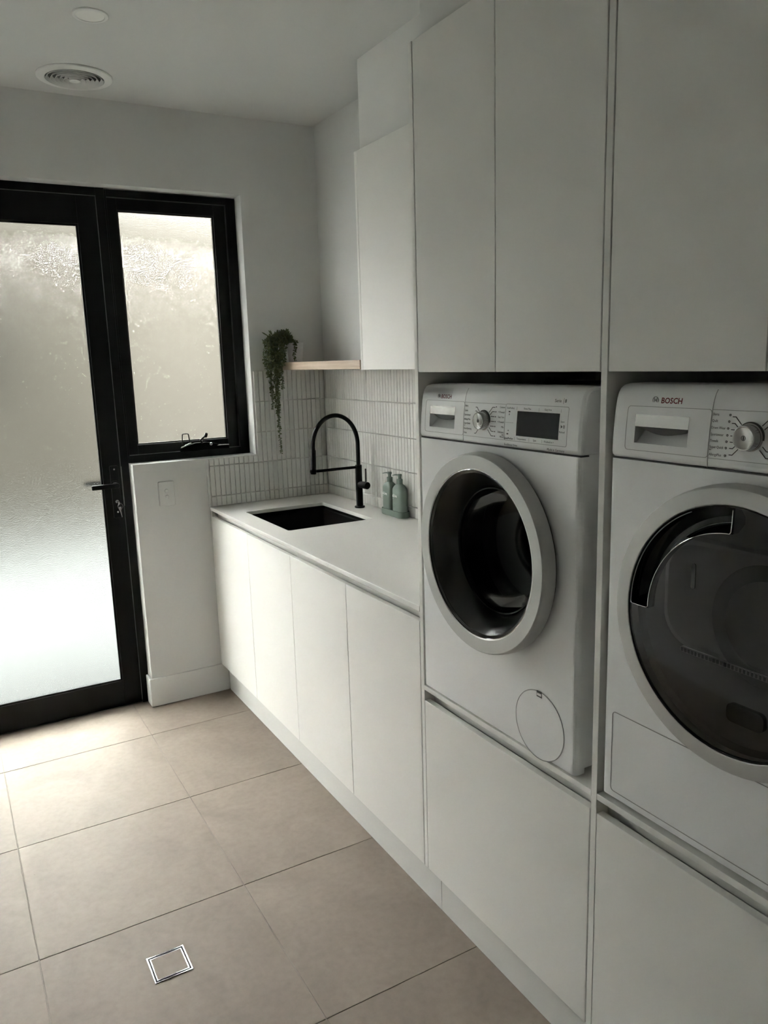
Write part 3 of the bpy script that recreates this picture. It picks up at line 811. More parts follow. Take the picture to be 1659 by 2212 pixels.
tower('white tall cupboard tower around the dryer at the picture edge', Y2, Y4, Y3)
# closing panel of the joinery run beyond the picture
ep = MB().box(0.0, XJ-0.002, Y4-0.018, Y4-0.0005, ZK, ZTT).build('end_panel', 'laminate', bevel=0.001)
tag(ep, 'white end panel closing the run beside the dryer tower', 'panel')

# ------------------------------------------------------------------ laundry machines
FP = [(0.0, 0.700), (0.0, 0.715), (0.0005, 0.735), (0.002, 0.755), (0.004, 0.775), (0.0065, 0.795), (0.0095, 0.810), (0.0135, 0.821), (0.019, 0.829), (0.027, 0.834), (0.038, 0.836), (0.10, 0.836), (0.10, 0.700)]
def yf(z):
    for i in range(len(FP)-3):
        (ya, za), (yb, zb) = FP[i], FP[i+1]
        if za <= z <= zb: return ya + (yb-ya)*(z-za)/(zb-za), math.atan2(yb-ya, zb-za)
    return 0.0, 0.0

def bore(o, t, hole):
    c = MB().lathe([(0, -0.05), (hole[1], -0.05), (hole[1], 0.06), (0, 0.06)], (0, 0, hole[0]), (0, 1, 0), 72).build('cutter', 'enamel', t, local=True)
    bo = o.modifiers.new('cut', 'BOOLEAN'); bo.object = c; bo.operation = 'DIFFERENCE'; bo.solver = 'EXACT'
    bpy.context.view_layer.update()
    me = bpy.data.meshes.new_from_object(o.evaluated_get(bpy.context.evaluated_depsgraph_get()))
    o.modifiers.clear(); o.data = me
    bpy.data.objects.remove(c, do_unlink=True)
def machine(name, label, cat, yc, zb, hole=None):
    t = thing(name, label, cat, (0.0, yc, zb), -PI/2, group='white laundry machines in the towers')
    HWD = 0.299
    # casing behind, front panel, fascia
    mb = MB()
    mb.box(-0.293, -0.285, 0.028, 0.560, 0.014, 0.825); mb.box(0.285, 0.293, 0.028, 0.560, 0.014, 0.825)
    mb.box(-0.285, 0.285, 0.028, 0.560, 0.014, 0.024); mb.box(-0.285, 0.285, 0.102, 0.560, 0.812, 0.825); mb.box(-0.285, 0.285, 0.550, 0.560, 0.024, 0.812)
    mb.build('casing', 'enamel', t, local=True)
    mb = MB()
    pts = [(-HWD, 0.0275), (-HWD, 0.012)]
    for k in range(6):
        a = PI + (PI/2)*k/5; pts.append((-HWD+0.012+0.012*math.cos(a), 0.012+0.012*math.sin(a)))
    for k in range(6):
        a = -PI/2 + (PI/2)*k/5; pts.append((HWD-0.012+0.012*math.cos(a), 0.012+0.012*math.sin(a)))
    pts += [(HWD, 0.0275)]
    mb.prism(pts, 'z', 0.006, 0.6976)
    fp = mb.build('front_panel', 'enamel', t, local=True)
    if hole: bore(fp, t, hole)
    mb = MB(); mb.box(-HWD+0.004, HWD-0.004, 0.004, 0.026, 0.6975, 0.6999); mb.build('fascia_gap', 'seam', t, local=True)
    for (fx, fy) in ((-0.25, 0.06), (0.25, 0.06), (-0.25, 0.50), (0.25, 0.50)):
        MB().lathe([(0, 0.0003), (0.02, 0.0003), (0.022, 0.004), (0.022, 0.0135), (0, 0.0135)], (fx, fy, 0), (0, 0, 1), 16).build('foot', 'rubber', t, local=True)
    return t

def fascia(t, cut):
    mb = MB(); mb.prism(FP, 'x', -0.299, 0.299, smooth=True)
    o = mb.build('fascia', 'enamel_fascia', t, local=True)
    # recess behind the soap drawer grip: sloping cup cut out of the fascia
    x0, x1, z0, z1 = cut
    c = MB(); c.prism([(-0.02, z0), (0.004, z0), (0.006, z0), (0.030, z0+0.022), (0.030, z1), (-0.02, z1)], 'x', x0, x1)
    co = c.build('cutter', 'enamel_fascia', t, local=True)
    bo = o.modifiers.new('cut', 'BOOLEAN'); bo.object = co; bo.operation = 'DIFFERENCE'; bo.solver = 'EXACT'
    b = o.modifiers.new('edge', 'BEVEL'); b.width = 0.010; b.segments = 4; b.limit_method = 'ANGLE'; b.angle_limit = math.radians(60)
    o.modifiers.move(1, 0)
    bpy.context.view_layer.update()
    dg = bpy.context.evaluated_depsgraph_get()
    me = bpy.data.meshes.new_from_object(o.evaluated_get(dg))
    o.modifiers.clear(); o.data = me
    bpy.data.objects.remove(co, do_unlink=True)
    return o

def put_text(t, s, x, z, size, mat='print_dark', align='LEFT', bold=False, squash=1.0):
    me = text_mesh(s, size, align, 0.00008, bold); me.materials.append(MATS[mat])
    y, sl = yf(z)
    o = link('lettering', me, t, local=True)
    o.location = (x, y-0.0003, z); o.rotation_euler = (PI/2 - sl, 0, 0); o.scale = (squash, 1, 1)
    return o

def strip(pts, w):
    """flat printed line through (x,z) points lying on the fascia"""
    mb = MB()
    for (a, b_) in zip(pts[:-1], pts[1:]):
        n = max(1, int(math.dist(a, b_)/0.004))
        for i in range(n):
            p = Vector(a).lerp(Vector(b_), i/n); q_ = Vector(a).lerp(Vector(b_), (i+1)/n)
            d = (q_-p).normalized(); nn = Vector((-d.y, d.x))*w*0.5
            p2 = p - d*w*0.2; q2 = q_ + d*w*0.2
            vs = []
            for v in (p2+nn, q2+nn, q2-nn, p2-nn): vs.append((v.x, yf(v.y)[0]-0.00035, v.y))
            for v in (p2+nn, q2+nn, q2-nn, p2-nn): vs.append((v.x, yf(v.y)[0]+0.0003, v.y))
            mb.add(vs, [(0, 1, 2, 3), (0, 4, 5, 1), (1, 5, 6, 2), (2, 6, 7, 3), (3, 7, 4, 0)])
    return mb

def outline(x0, x1, z0, z1, r, skip_right=False):
    p = rrect(x0, x1, z0, z1, r, 4)
    return p + [p[0]]

def dial(t, x, z):
    y, sl = yf(z)
    k = MB().lathe([(0.0225, 0.0), (0.0225, -0.002), (0.0205, -0.003), (0.0203, -0.0165), (0.0195, -0.0180), (0.0175, -0.0182), (0.0165, -0.0176), (0.0, -0.0174)], (x, y, z), (0, 1, 0), 40).build('program_dial', 'brushed_steel', t, local=True)
    MB().lathe([(0.0032, 0.0), (0.0036, -0.0006), (0.0042, 0.0)], (x, y-0.0174, z), (0, 1, 0), 20).build('dial_mark', 'print_dark', k, local=True)
    MB().box(x-0.0004, x+0.0004, y-0.0182, y-0.0172, z-0.0028, z+0.0028).build('dial_pointer', 'print_dark', k, local=True)
    MB().lathe([(0.0225, -0.0003), (0.0245, -0.0003), (0.0245, 0.001)], (x, y, z), (0, 1, 0), 40).build('dial_shadow_gap', 'seam', k, local=True)
    return k

def soap_drawer(t, x0, x1, z0, z1, gx0, gx1, gz0, gz1, gm):
    strip(outline(x0, x1, z0, z1, 0.006), 0.0009).build('drawer_seam', 'soft_seam', t, local=True)
    y, sl = yf((gm+gz1)/2)
    mb = MB(); mb.prism([(yf(gm)[0]-0.0012, gm), (yf(gz1)[0]-0.0008, gz1), (yf(gz1)[0]+0.002, gz1), (yf(gm)[0]+0.004, gm)], 'x', gx0, gx1)
    gpl = mb.build('drawer_grip', 'silver_plate', t, local=True)
    # curved finger lip, coloured dark for the arc shadow below the grip plate
    mb = MB(); n = 14; vs = []; fs = []
    xm = (gx0+gx1)/2
    for i in range(n+1):
        x = gx0 + (gx1-gx0)*i/n; sgl = 1-((x-xm)/((gx1-gx0)/2))**2
        vs += [(x, yf(gm)[0]+0.006, gm), (x, yf(gm)[0]+0.010, gm-0.0005-0.014*sgl), (x, yf(gm)[0]+0.024, gm-0.0005-0.014*sgl)]
    for i in range(n):
        a = i*3; fs += [(a, a+1, a+4, a+3), (a+1, a+2, a+5, a+4)]
    mb.add(vs, fs, True); mb.build('shaded_finger_lip', 'dark_plastic', gpl, local=True)

def bosch(t, x, z, s):
    put_text(t, 'BOSCH', x, z, s, 'print_red', bold=True)
def emblem(t, x, z, r):
    y, sl = yf(z)
    e = MB().lathe([(r*0.86, -0.0002), (r*0.86, -0.0007), (r, -0.0007), (r, -0.0002)], (x, y, z), (0, 1, 0), 28).build('emblem_ring', 'print_dark', t, local=True)
    mb = MB(); w = r*0.13
    mb.box(x-r*0.42, x-r*0.42+w, y-0.0007, y, z-r*0.62, z+r*0.62); mb.box(x+r*0.42-w, x+r*0.42, y-0.0007, y, z-r*0.62, z+r*0.62)
    mb.box(x-r*0.42, x+r*0.42, y-0.0007, y, z-r*0.22, z-r*0.22+w); mb.box(x-r*0.42, x+r*0.42, y-0.0007, y, z+r*0.22-w, z+r*0.22)
    mb.build('emblem_armature', 'print_dark', e, local=True)

# ---- washing machine
YC1, ZB1 = -2.2072, ZSH + 0.0002
wm = machine('washing_machine', 'white front loading washing machine with silver porthole ring', 'washing machine', YC1, ZB1, (1.1625-ZB1, 0.1985))
def L1(Y): return YC1 - Y
def H1(Z): return Z - ZB1
fascia(wm, (L1(-1.957), L1(-2.068), H1(1.447), H1(1.482)))
strip([(L1(-2.106), H1(1.4180)), (L1(-2.106), H1(1.5460))], 0.0013).build('fascia_seam', 'soft_seam', wm, local=True)
soap_drawer(wm, L1(-1.936), L1(-2.1055), H1(1.434), H1(1.514), L1(-1.957), L1(-2.068), H1(1.447), H1(1.500), H1(1.480))
strip([(L1(-2.106), H1(1.513)), (L1(-2.262), H1(1.513))], 0.0008).build('panel_line', 'soft_seam', wm, local=True)
strip([(L1(-2.106), H1(1.434)), (L1(-2.262), H1(1.434))], 0.0008).build('panel_line', 'soft_seam', wm, local=True)
strip(outline(L1(-2.263), L1(-2.464), H1(1.434), H1(1.514), 0.004), 0.0010).build('panel_line', 'soft_seam', wm, local=True)
y_, _ = yf(H1(1.473))
mb = MB(); z0, z1 = H1(1.4465), H1(1.5000)
mb.prism([(yf(z0)[0]-0.0008, z0), (yf((z0+z1)/2)[0]-0.0008, (z0+z1)/2), (yf(z1)[0]-0.0008, z1), (yf(z1)[0]+0.002, z1), (yf(z0)[0]+0.002, z0)], 'x', L1(-2.305), L1(-2.439))
mb.build('display', 'display_black', wm, local=True)
dial(wm, L1(-2.186), H1(1.4735))
bosch(wm, L1(-2.002), H1(1.524), 0.0138)
emblem(wm, L1(-1.993), H1(1.524), 0.0058)
zz = [1.506, 1.495, 1.484, 1.473, 1.462, 1.4505, 1.440]
for s_, z in zip(('Cottons', '+ Prewash', 'Easy Care', '+ Prewash', 'Mix', 'Delicates', 'Wool'), zz):
    put_text(wm, s_, L1(-2.2605), H1(z), 0.0062, align='RIGHT', squash=0.9)
put_text(wm, 'Silk', L1(-2.2605), H1(1.4445), 0.0048, align='RIGHT')
for s_, z in zip(('Shirts', 'Quilts', 'Sportswear', 'Allergy Plus', 'SuperQuick', 'Rinse/Spinning', 'Drain'), [1.505, 1.494, 1.484, 1.4735, 1.464, 1.4515, 1.4415]):
    put_text(wm, s_, L1(-2.1085), H1(z), 0.0060, squash=0.88)
put_text(wm, "15'", L1(-2.1085), H1(1.4585), 0.0044)
DX, DZ = -2.186, 1.4735
def prog(t, L, H, side, zs, dx0, dx1, zc, Yc, w=0.0014):
    for z in zs:
        # printed ticks that bend towards the dial
        a = max(-1.0, min(1.0, (z-zc)/0.036))
        xe = Yc + side*dx0; xk = Yc + side*(dx0 + 0.5*(dx1-dx0)); 
        r = 0.0262; ang = a*0.95
        xi = Yc + side*r*math.cos(ang); zi = zc + r*math.sin(ang)
        if abs(a) < 0.35: pts = [(L(xe), H(z)), (L(xi), H(z))]
        else:
            xk = Yc + side*(r*math.cos(ang) + abs(z-zi)*0.9 + 0.001)
            pts = [(L(xe), H(z)), (L(xk), H(z)), (L(xi), H(zi))]
        strip(pts, w).build('program_mark', 'print_dark', t, local=True)
prog(wm, L1, H1, -1, [1.505, 1.495, 1.484, 1.473, 1.462, 1.4505, 1.440], 0.0385, 0.030, DZ, DX)
prog(wm, L1, H1, 1, [1.503, 1.494, 1.442], 0.0350, 0.030, DZ, DX)
for z in zz:
    zz_ = H1(z); xx = L1(-2.2285); yy = yf(zz_)[0]
    MB().lathe([(0, -0.0003), (0.0016, -0.0003), (0.0016, 0.0002)], (xx, yy, zz_), (0, 1, 0), 6).build('program_symbol', 'print_dark', wm, local=True)
put_text(wm, 'Serie', L1(-2.4190), H1(1.5255), 0.0098)
strip([(L1(-2.4452), H1(1.520)), (L1(-2.4452), H1(1.5310))], 0.0006).build('badge_bar', 'print_dark', wm, local=True)
put_text(wm, '8', L1(-2.4490), H1(1.5255), 0.0098, bold=True)
put_text(wm, 'Made in Germany', L1(-2.4060), H1(1.4245), 0.0074, squash=0.98)
put_text(wm, 'EcoSilence Drive', L1(-2.2640), H1(1.4245), 0.0066)
put_text(wm, 'EcoPerfect', L1(-2.2680), H1(1.5055), 0.0058)
put_text(wm, 'SpeedPerfect', L1(-2.2630), H1(1.4385), 0.0060, bold=True)
for s_, Y, z in (('Rinse Plus', -2.325, 1.5058), ('Easy Iron', -2.392, 1.5062), ('Temperature', -2.307, 1.4398), ('Spin', -2.362, 1.4398), ('- Finished in +', -2.393, 1.4398), ('Start', -2.4435, 1.4838), ('Reload', -2.4412, 1.4628)):
    put_text(wm, s_, L1(Y), H1(z), 0.0058)
for Y, a, b_ in ((-2.3015, 1.5022, 1.509), (-2.374, 1.5022, 1.509), (-2.442, 1.5022, 1.509), (-2.3000, 1.4362, 1.4430), (-2.3480, 1.4362, 1.4430), (-2.3895, 1.4362, 1.4430)):
    strip([(L1(Y), H1(a)), (L1(Y), H1(b_))], 0.0006).build('divider_mark', 'soft_seam', wm, local=True)
strip([(L1(-2.2650), H1(1.4735)), (L1(-2.2930), H1(1.4735))], 0.0006).build('divider_mark', 'soft_seam', wm, local=True)
for (Y, z) in ((-2.2770, 1.4975), (-2.2745, 1.4485)):
    strip([(L1(Y+0.0022), H1(z)), (L1(Y-0.0022), H1(z))], 0.0026).build('indicator_light', 'print_dark', wm, local=True)
put_text(wm, '8', L1(-2.2757), H1(1.4915), 0.0056, bold=True)
strip([(L1(-2.2755), H1(1.4560)), (L1(-2.2785), H1(1.4560))], 0.0026).build('key_symbol', 'soft_seam', wm, local=True)
mb = MB(); zp = H1(1.4738); xp = L1(-2.4450)
yy = yf(zp)[0]-0.0004
mb.add([(xp, yy, zp-0.0035), (xp+0.0052, yy, zp), (xp, yy, zp+0.0035), (xp, yy+.0004, zp-0.0035), (xp+0.0052, yy+.0004, zp), (xp, yy+.0004, zp+0.0035)], [(0, 1, 2), (0, 3, 4, 1), (1, 4, 5, 2), (2, 5, 3, 0)])
mb.box(xp+0.0070, xp+0.0082, yy, yy+0.0004, zp-0.0035, zp+0.0035); mb.box(xp+0.0098, xp+0.0110, yy, yy+0.0004, zp-0.0035, zp+0.0035)
mb.build('play_symbol', 'print_dark', wm, local=True)
# shiny protective film still on the soap drawer
mb = MB(); n = 6; zs_ = [H1(1.517) + (H1(1.5455)-H1(1.517))*i/n for i in range(n+1)]
xa, xb = L1(-1.911), L1(-2.0475); vs = []; fs = []
for z in zs_: vs += [(xa, yf(z)[0]-0.0007, z), (xb, yf(z)[0]-0.0007, z)]
for i in range(n): fs.append((2*i, 2*i+1, 2*i+3, 2*i+2))
mb.add(vs, fs, True); mb.build('protective_film', 'clear_film', wm, local=True)

# porthole: silver ring, steel funnel, glass bowl, rubber gasket, drum
CZ1 = 1.1625 - ZB1
def ring_lathe(prof, cx, cz, mat, name, t, seg=72):
    return MB().lathe(prof, (cx, 0, cz), (0, 1, 0), seg).build(name, mat, t, local=True)
ring_lathe([(0.2340, -0.0004), (0.2340, -0.0085)], 0, CZ1, 'rubber', 'ring_gap', wm)
wd_ = ring_lathe([(0.2020, -0.0080), (0.2405, -0.0080), (0.2405, -0.012), (0.2400, -0.024), (0.2385, -0.036), (0.2368, -0.0400), (0.2345, -0.0415), (0.2040, -0.0400), (0.2025, -0.0385), (0.2020, -0.030), (0.2020, -0.0080)], 0, CZ1, 'ring_silver', 'porthole_ring', wm)
ring_lathe([(0.2030, -0.0385), (0.2005, -0.0392), (0.2000, -0.036)], 0, CZ1, 'chrome', 'chrome_edge', wd_)
ring_lathe([(0.2018, -0.0370), (0.1935, -0.0340), (0.1930, -0.030)], 0, CZ1, 'black_gloss', 'black_bezel', wd_)
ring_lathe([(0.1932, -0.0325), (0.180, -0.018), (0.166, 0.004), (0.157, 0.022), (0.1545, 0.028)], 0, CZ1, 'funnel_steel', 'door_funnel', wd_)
ring_lathe([(0.1550, 0.024), (0.1530, 0.020), (0.1500, 0.020), (0.1480, 0.026), (0.1490, 0.034)], 0, CZ1, 'black_gloss', 'glass_rim', wd_)
ring_lathe([(0.1490, 0.027), (0.1480, 0.060), (0.1440, 0.100), (0.134, 0.125), (0.110, 0.140), (0.06, 0.147), (0.0, 0.149)], 0, CZ1, 'porthole_glass', 'glass_bowl', wd_)
ring_lathe([(0.1565, 0.030), (0.170, 0.040), (0.174, 0.075), (0.168, 0.105), (0.180, 0.118)], 0, CZ1, 'rubber', 'gasket', wm)
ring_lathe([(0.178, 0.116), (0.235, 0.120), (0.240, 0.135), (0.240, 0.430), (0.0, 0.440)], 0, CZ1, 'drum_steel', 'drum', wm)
for ang in (20, 140, 260):
    a = math.radians(ang)
    mb = MB()
    for (rr_, hw_) in ((0.236, 0.03), (0.185, 0.012)): pass
    u = Vector((math.cos(a), 0, math.sin(a))); w = Vector((-math.sin(a), 0, math.cos(a))); c0 = Vector((0, 0, CZ1))
    r0 = [c0+u*0.238+w*0.035+Vector((0, .16, 0)), c0+u*0.238-w*0.035+Vector((0, .16, 0)), c0+u*0.238-w*0.035+Vector((0, .40, 0)), c0+u*0.238+w*0.035+Vector((0, .40, 0))]
    r1 = [c0+u*0.180+w*0.012+Vector((0, .18, 0)), c0+u*0.180-w*0.012+Vector((0, .18, 0)), c0+u*0.180-w*0.012+Vector((0, .38, 0)), c0+u*0.180+w*0.012+Vector((0, .38, 0))]
    mb.loops([r0, r1]); mb.build('drum_paddle', 'mid_plastic', wm, bevel=0.004, local=True)
# filter flap, lower right
fx, fz, fr = L1(-2.3905), H1(0.7955), 0.0815
MB().lathe([(fr-0.0007, -0.0004), (fr-0.0007, -0.0012), (fr+0.0007, -0.0012), (fr+0.0007, -0.0004)], (fx, 0, fz), (0, 1, 0), 64).build('flap_seam', 'soft_seam', wm, local=True)
fl = MB().lathe([(0, -0.0011), (fr-0.0016, -0.0011), (fr-0.0009, -0.0003)], (fx, 0, fz), (0, 1, 0), 64).build('filter_flap', 'enamel', wm, local=True)
MB().box(fx-0.008, fx+0.008, -0.0017, -0.0005, fz+fr-0.013, fz+fr+0.001).build('flap_notch', 'seam', fl, local=True)
MB().box(fx-0.0060, fx+0.0075, -0.0024, -0.0012, fz+fr-0.0095, fz+fr-0.0035).build('flap_catch', 'enamel', fl, local=True)

# ---- dryer
YC2, ZB2 = -2.8825, ZSH + 0.0002
dr = machine('tumble_dryer', 'white tumble dryer with large dark glass door', 'dryer', YC2, ZB2)
dr.location.z = ZB2
DZ2 = 0.0085      # the dryer stands a little higher on its feet
dr.location.z += DZ2; XF[dr.name] = Matrix.Translation(dr.location) @ Matrix.Rotation(-PI/2, 4, 'Z')
for ch in dr.children:
    if ch.name.startswith('foot'):
        ch.scale = (1, 1, 1); ch.location.z = -DZ2
def L2(Y): return YC2 - Y
def H2(Z): return Z - ZB2 - DZ2
fascia(dr, (L2(-2.6405), L2(-2.7570), H2(1.4565), H2(1.489)))
strip([(L2(-2.800), H2(1.4265)), (L2(-2.800), H2(1.5545))], 0.0013).build('fascia_seam', 'soft_seam', dr, local=True)
soap_drawer(dr, L2(-2.6195), L2(-2.7995), H2(1.443), H2(1.5225), L2(-2.6405), L2(-2.7570), H2(1.4565), H2(1.5080), H2(1.4865))
strip([(L2(-2.800), H2(1.5225)), (L2(-2.955), H2(1.5225))], 0.0008).build('panel_line', 'soft_seam', dr, local=True)
strip([(L2(-2.800), H2(1.443)), (L2(-2.955), H2(1.443))], 0.0008).build('panel_line', 'soft_seam', dr, local=True)
dial(dr, L2(-2.875), H2(1.4820))
bosch(dr, L2(-2.6920), H2(1.5335), 0.0140)
emblem(dr, L2(-2.6800), H2(1.5340), 0.0066)
zd = [1.5150, 1.5045, 1.4935, 1.4825, 1.4722, 1.4620, 1.4495]
for s_, z in zip(('Shirts', 'Quilt', 'Down Wear', 'Sportswear', 'Towels', 'Super Quick', 'AllergyPlus'), zd):
    put_text(dr, s_, L2(-2.8020), H2(z), 0.0061, squash=0.86)
put_text(dr, "40'", L2(-2.8015), H2(1.4575), 0.0040)
for z, Y in zip(zd, (-2.8345, -2.8340, -2.8335, -2.8335, -2.8330, -2.8330, -2.8325)):
    zz_ = H2(z); xx = L2(Y); yy = yf(zz_)[0]
    MB().lathe([(0.0008, -0.0003), (0.0021, -0.0003), (0.0021, 0.0002)], (xx, yy, zz_), (0, 1, 0), 6).build('program_symbol', 'print_dark', dr, local=True)
prog(dr, L2, H2, 1, [1.5125, 1.5020, 1.4920, 1.4820, 1.4720, 1.4620, 1.4515], 0.0355, 0.030, 1.4820, -2.875)
prog(dr, L2, H2, -1, [1.5125, 1.5020, 1.4620, 1.4515], 0.0355, 0.030, 1.4820, -2.875)
# display and frame to the right of the dial, beyond the picture edge
strip(outline(L2(-2.956), L2(-3.157), H2(1.443), H2(1.5225), 0.004), 0.0010).build('panel_line', 'soft_seam', dr, local=True)
mb = MB(); z0, z1 = H2(1.456), H2(1.509)
mb.prism([(yf(z0)[0]-0.0008, z0), (yf(z1)[0]-0.0008, z1), (yf(z1)[0]+0.002, z1), (yf(z0)[0]+0.002, z0)], 'x', L2(-2.998), L2(-3.132))
mb.build('display', 'display_black', dr, local=True)

CZ2 = 1.1680 - ZB2 - DZ2
CX2 = 0.0
ring_lathe([(0.2355, -0.0004), (0.2355, -0.0080)], CX2, CZ2, 'rubber', 'ring_gap', dr)
dd = ring_lathe([(0.2090, -0.0075), (0.2420, -0.0075), (0.2420, -0.011), (0.2412, -0.024), (0.2395, -0.033), (0.2372, -0.0365), (0.2345, -0.0375), (0.2110, -0.0365), (0.2095, -0.0350), (0.2090, -0.020), (0.2090, -0.0075)], CX2, CZ2, 'ring_silver', 'door_ring', dr)
ring_lathe([(0.2092, -0.0360), (0.2065, -0.0350), (0.2060, -0.031)], CX2, CZ2, 'black_gloss', 'black_bezel', dd)
# smoked glass disc with an arc-shaped grip opening at the upper left
RO, RI = 0.2065, 0.1640
A0, A1 = math.radians(91), math.radians(180)     # grip opening, measured in the front view
def gy(r): return -0.0345 - 0.006*(1-(r/RO)**2)
radii = [0.0, 0.04, 0.08, 0.12, 0.145, RI, 0.178, 0.192, RO]
NA = 96
def gp3(r, a, dy=0.0): return (CX2 + r*math.cos(a), gy(r)+dy, CZ2 + r*math.sin(a))
mb = MB(); vs = []; fs = []
for r in radii:
    for k in range(NA): vs.append(gp3(r, 2*PI*k/NA))
for i in range(len(radii)-1):
    for k in range(NA):
        am = 2*PI*(k+0.5)/NA
        if radii[i] >= RI-1e-6 and A0 < am < A1: continue
        k2 = (k+1) % NA; fs.append((i*NA+k, i*NA+k2, (i+1)*NA+k2, (i+1)*NA+k))
mb.add(vs, fs, True)
mb.build('smoked_pane', 'smoked_glass', dd, local=True)
# grip trough
mb = MB(); vs = []; fs = []; n = 40
prof = [(RO, -0.034), (0.203, -0.016), (0.188, -0.004), (0.176, -0.004), (RI, -0.020), (RI-0.0005, -0.0365)]
for i in range(n+1):
    a = A0 + (A1-A0)*i/n
    for (r, y) in prof: vs.append((CX2+r*math.cos(a), y, CZ2+r*math.sin(a)))
m_ = len(prof)
for i in range(n):
    for j in range(m_-1): fs.append((i*m_+j, i*m_+j+1, (i+1)*m_+j+1, (i+1)*m_+j))
fs.append(tuple(range(m_))); fs.append(tuple(n*m_+j for j in range(m_))[::-1])
mb.add(vs, fs, True)
mb.build('grip_trough', 'black_gloss', dd, local=True)
# polished lip of the grip opening
lip = []
for i in range(33): lip.append(gp3(RI, A0+0.02+(A1-A0-0.04)*i/32, -0.0006))
lip += [gp3(RI+0.004, A1-0.004, -0.0006), gp3(RI+0.02, A1, -0.0006), gp3(RO-0.004, A1, -0.0006), gp3(RO-0.001, A1-0.02, -0.0004)]
lip = [gp3(RO-0.004, A0, -0.0006), gp3(RI+0.02, A0, -0.0006), gp3(RI+0.004, A0+0.004, -0.0006)] + lip
MB().tube(lip, 0.0008, 8).build('grip_lip', 'chrome', dd, local=True)
MB().tube([gp3(RO-0.0016, A0+(A1-A0)*(0.25+0.75*i/30), -0.0004) for i in range(31)], 0.0008, 6, ).build('grip_outer_lip', 'mid_plastic', dd, local=True)
MB().tube([(CX2+0.1775*math.cos(a), -0.0055, CZ2+0.1775*math.sin(a)) for a in [A0+0.1+(A1-A0-0.15)*i/30 for i in range(31)]], 0.0006, 6).build('trough_bead', 'mid_plastic', dd, local=True)
# inner door behind the smoked glass
ring_lathe([(0.2085, -0.012), (0.200, -0.002), (0.190, 0.0), (0.150, -0.006), (0.0, -0.008)], CX2, CZ2, 'dark_plastic', 'inner_door', dd)
mb = MB()
def rr_y(x0, x1, z0, z1, r, y): return [(p[0], y, p[1]) for p in rrect(x0, x1, z0, z1, r, 8)]
mb.loops([rr_y(CX2-0.150, CX2+0.150, CZ2-0.060, CZ2+0.140, 0.06, -0.0060), rr_y(CX2-0.146, CX2+0.146, CZ2-0.056, CZ2+0.136, 0.058, -0.0150), rr_y(CX2-0.138, CX2+0.138, CZ2-0.048, CZ2+0.128, 0.055, -0.0165)])
bx_ = mb.build('raised_panel', 'mid_plastic', dd, bevel=0.001, local=True)
for (x0, x1, z0, z1, nm, mt) in ((-0.089, -0.081, 0.052, 0.096, 'vent_slot', 'black_gloss'), (-0.105, 0.140, -0.066, -0.056, 'lint_filter_strip', 'mid_plastic')):
    mb = MB(); mb.prism(rrect(CX2+x0, CX2+x1, CZ2+z0, CZ2+z1, 0.0035, 3), 'y', -0.0190, -0.012); mb.build(nm, mt, dd, local=True)
mb = MB()
for i in range(34):
    x = CX2-0.102+i*0.0072; mb.box(x, x+0.0040, -0.0205, -0.018, CZ2-0.0645, CZ2-0.0575)
ft = mb.build('filter_mesh', 'dark_plastic', dd, local=True); ft['kind'] = 'stuff'
mb = MB(); mb.prism(rrect(CX2-0.010, CX2+0.058, CZ2-0.158, CZ2-0.126, 0.010, 4), 'y', -0.0150, -0.004); mb.build('filter_latch', 'black_gloss', dd, local=True)
MB().lathe([(0.075, -0.017), (0.078, -0.0185), (0.098, -0.0185), (0.101, -0.0165)], (CX2+0.055, 0, CZ2+0.020), (0, 1, 0), 40).build('round_relief', 'dark_plastic', dd, local=True)
# lower access cover of the dryer
x0, x1, z0, z1 = L2(-2.609), -L2(-2.609), H2(0.746), H2(0.917)
pp = rrect(x0, x1, z0, z1, 0.008, 5)
mb = MB()
outer = rrect(x0-0.0007, x1+0.0007, z0-0.0007, z1+0.0007, 0.0085, 5); innr = rrect(x0+0.0007, x1-0.0007, z0+0.0007, z1-0.0007, 0.0075, 5)
mb.loops([[(p[0], -0.0003, p[1]) for p in outer], [(p[0], -0.0011, p[1]) for p in outer], [(p[0], -0.0011, p[1]) for p in innr], [(p[0], -0.0003, p[1]) for p in innr]], False, False)
mb.build('cover_seam', 'soft_seam', dr, local=True)

# ------------------------------------------------------------------ small fittings
sw = thing('wall_switch', 'white double switch plate on the wall beneath the window', 'switch', (-0.204, -0.001, 0.98))
mb = MB(); mb.loops([[(p[0], -0.0004, p[1]) for p in rrect(-0.2415, -0.1665, 0.9745, 1.0915, 0.007, 5)], [(p[0], -0.0070, p[1]) for p in rrect(-0.2415, -0.1665, 0.9745, 1.0915, 0.007, 5)], [(p[0], -0.0085, p[1]) for p in rrect(-0.2400, -0.1680, 0.976, 1.090, 0.006, 5)]])
mb.build('plate', 'switch_plastic', sw, bevel=0.0008)
for z in (1.0460, 1.0180):
    MB().lathe([(0.0105, 0.0), (0.0105, -0.0006), (0.0094, -0.0006), (0.0092, 0.0004), (0.0090, -0.0022), (0.0080, -0.0030), (0.0, -0.0030)], (-0.2045, -0.0085, z), (0, 1, 0), 28).build('button', 'switch_plastic', sw)

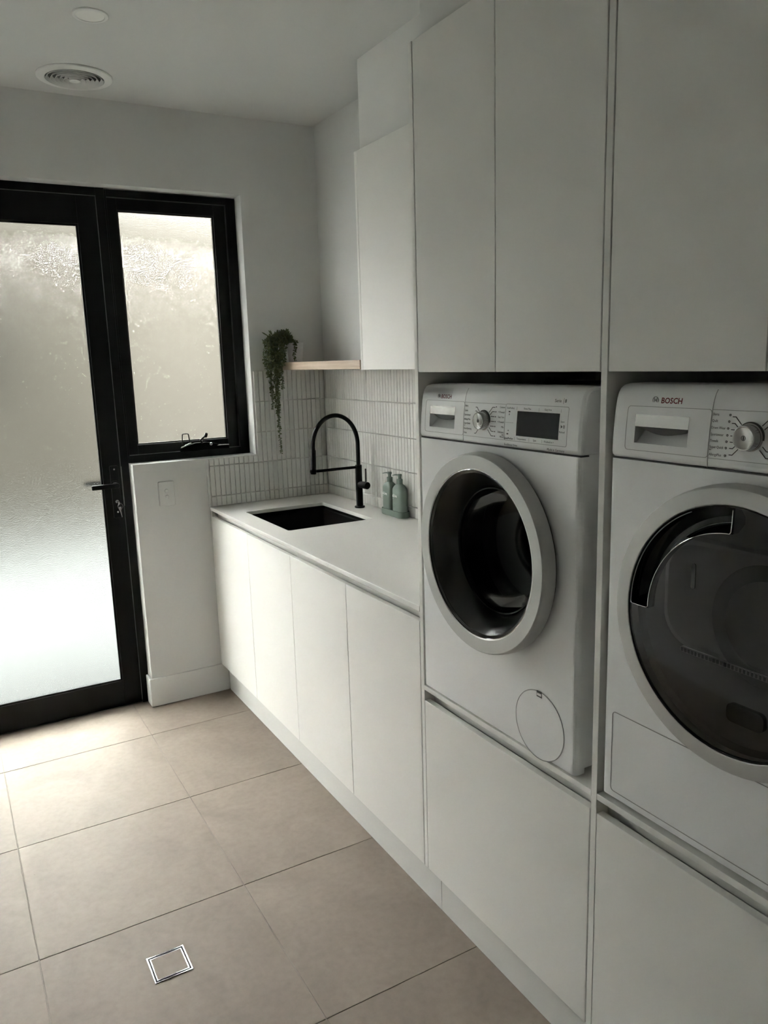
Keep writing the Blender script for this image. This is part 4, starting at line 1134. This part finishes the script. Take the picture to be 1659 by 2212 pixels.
fd = thing('floor_drain', 'square chrome floor drain with a tile insert in the floor', 'drain', (-0.7235, -1.709, 0.0))
def sq(h, z): return [(-0.7235-h, -1.709-h, z), (-0.7235+h, -1.709-h, z), (-0.7235+h, -1.709+h, z), (-0.7235-h, -1.709+h, z)]
MB().loops([sq(0.0515, 0.0003), sq(0.0515, 0.0020), sq(0.0508, 0.0027), sq(0.0488, 0.0027), sq(0.0481, 0.0020), sq(0.0480, 0.0003)], False, False).build('outer_frame', 'chrome', fd)
MB().loops([sq(0.0480, 0.0003), sq(0.0440, 0.0004)], False, False).build('gap', 'rubber', fd)
MB().loops([sq(0.0440, 0.0003), sq(0.0440, 0.0018), sq(0.0434, 0.0024), sq(0.0416, 0.0024), sq(0.0411, 0.0018), sq(0.0410, 0.0012)], False, False).build('inner_frame', 'chrome', fd)
MB().loops([sq(0.0410, 0.0003), sq(0.0410, 0.0018)], False, True).build('tile_insert', 'porcelain', fd)

vent = thing('ceiling_vent', 'round white air vent with concentric rings in the ceiling', 'vent', (-0.478, -0.225, ZC))
vc = (-0.478, -0.225, ZC)
MB().lathe([(0.140, -0.0004), (0.1405, -0.003), (0.138, -0.006), (0.114, -0.011), (0.109, -0.010), (0.107, -0.002)], vc, (0, 0, 1), 56).build('flange', 'vent_plastic', vent)
MB().lathe([(0.0, -0.0008), (0.112, -0.0008)], vc, (0, 0, 1), 40).build('duct_back', 'duct_dark', vent)
for i, r in enumerate((0.096, 0.080, 0.064, 0.048, 0.033)):
    MB().lathe([(r, -0.0015), (r+0.001, -0.0015), (r+0.0085, -0.0115-0.0012*i), (r+0.0075, -0.0125-0.0012*i), (r, -0.0015)], vc, (0, 0, 1), 48).build('ring', 'vent_plastic', vent)
MB().lathe([(0.0, -0.018), (0.012, -0.0185), (0.021, -0.017), (0.020, -0.0015)], vc, (0, 0, 1), 32).build('centre_cone', 'vent_plastic', vent)

dl = thing('downlight', 'small round flush white downlight in the ceiling, switched off', 'light', (-0.520, -0.815, ZC))
lc = (-0.520, -0.815, ZC)
MB().lathe([(0.0560, -0.0004), (0.0562, -0.002), (0.0545, -0.0042), (0.0450, -0.0055), (0.0435, -0.0035)], lc, (0, 0, 1), 44).build('trim_ring', 'vent_plastic', dl)
MB().lathe([(0.0435, -0.0035), (0.03, -0.0042), (0.0, -0.0045)], lc, (0, 0, 1), 40).build('lens', 'downlight_lens', dl)
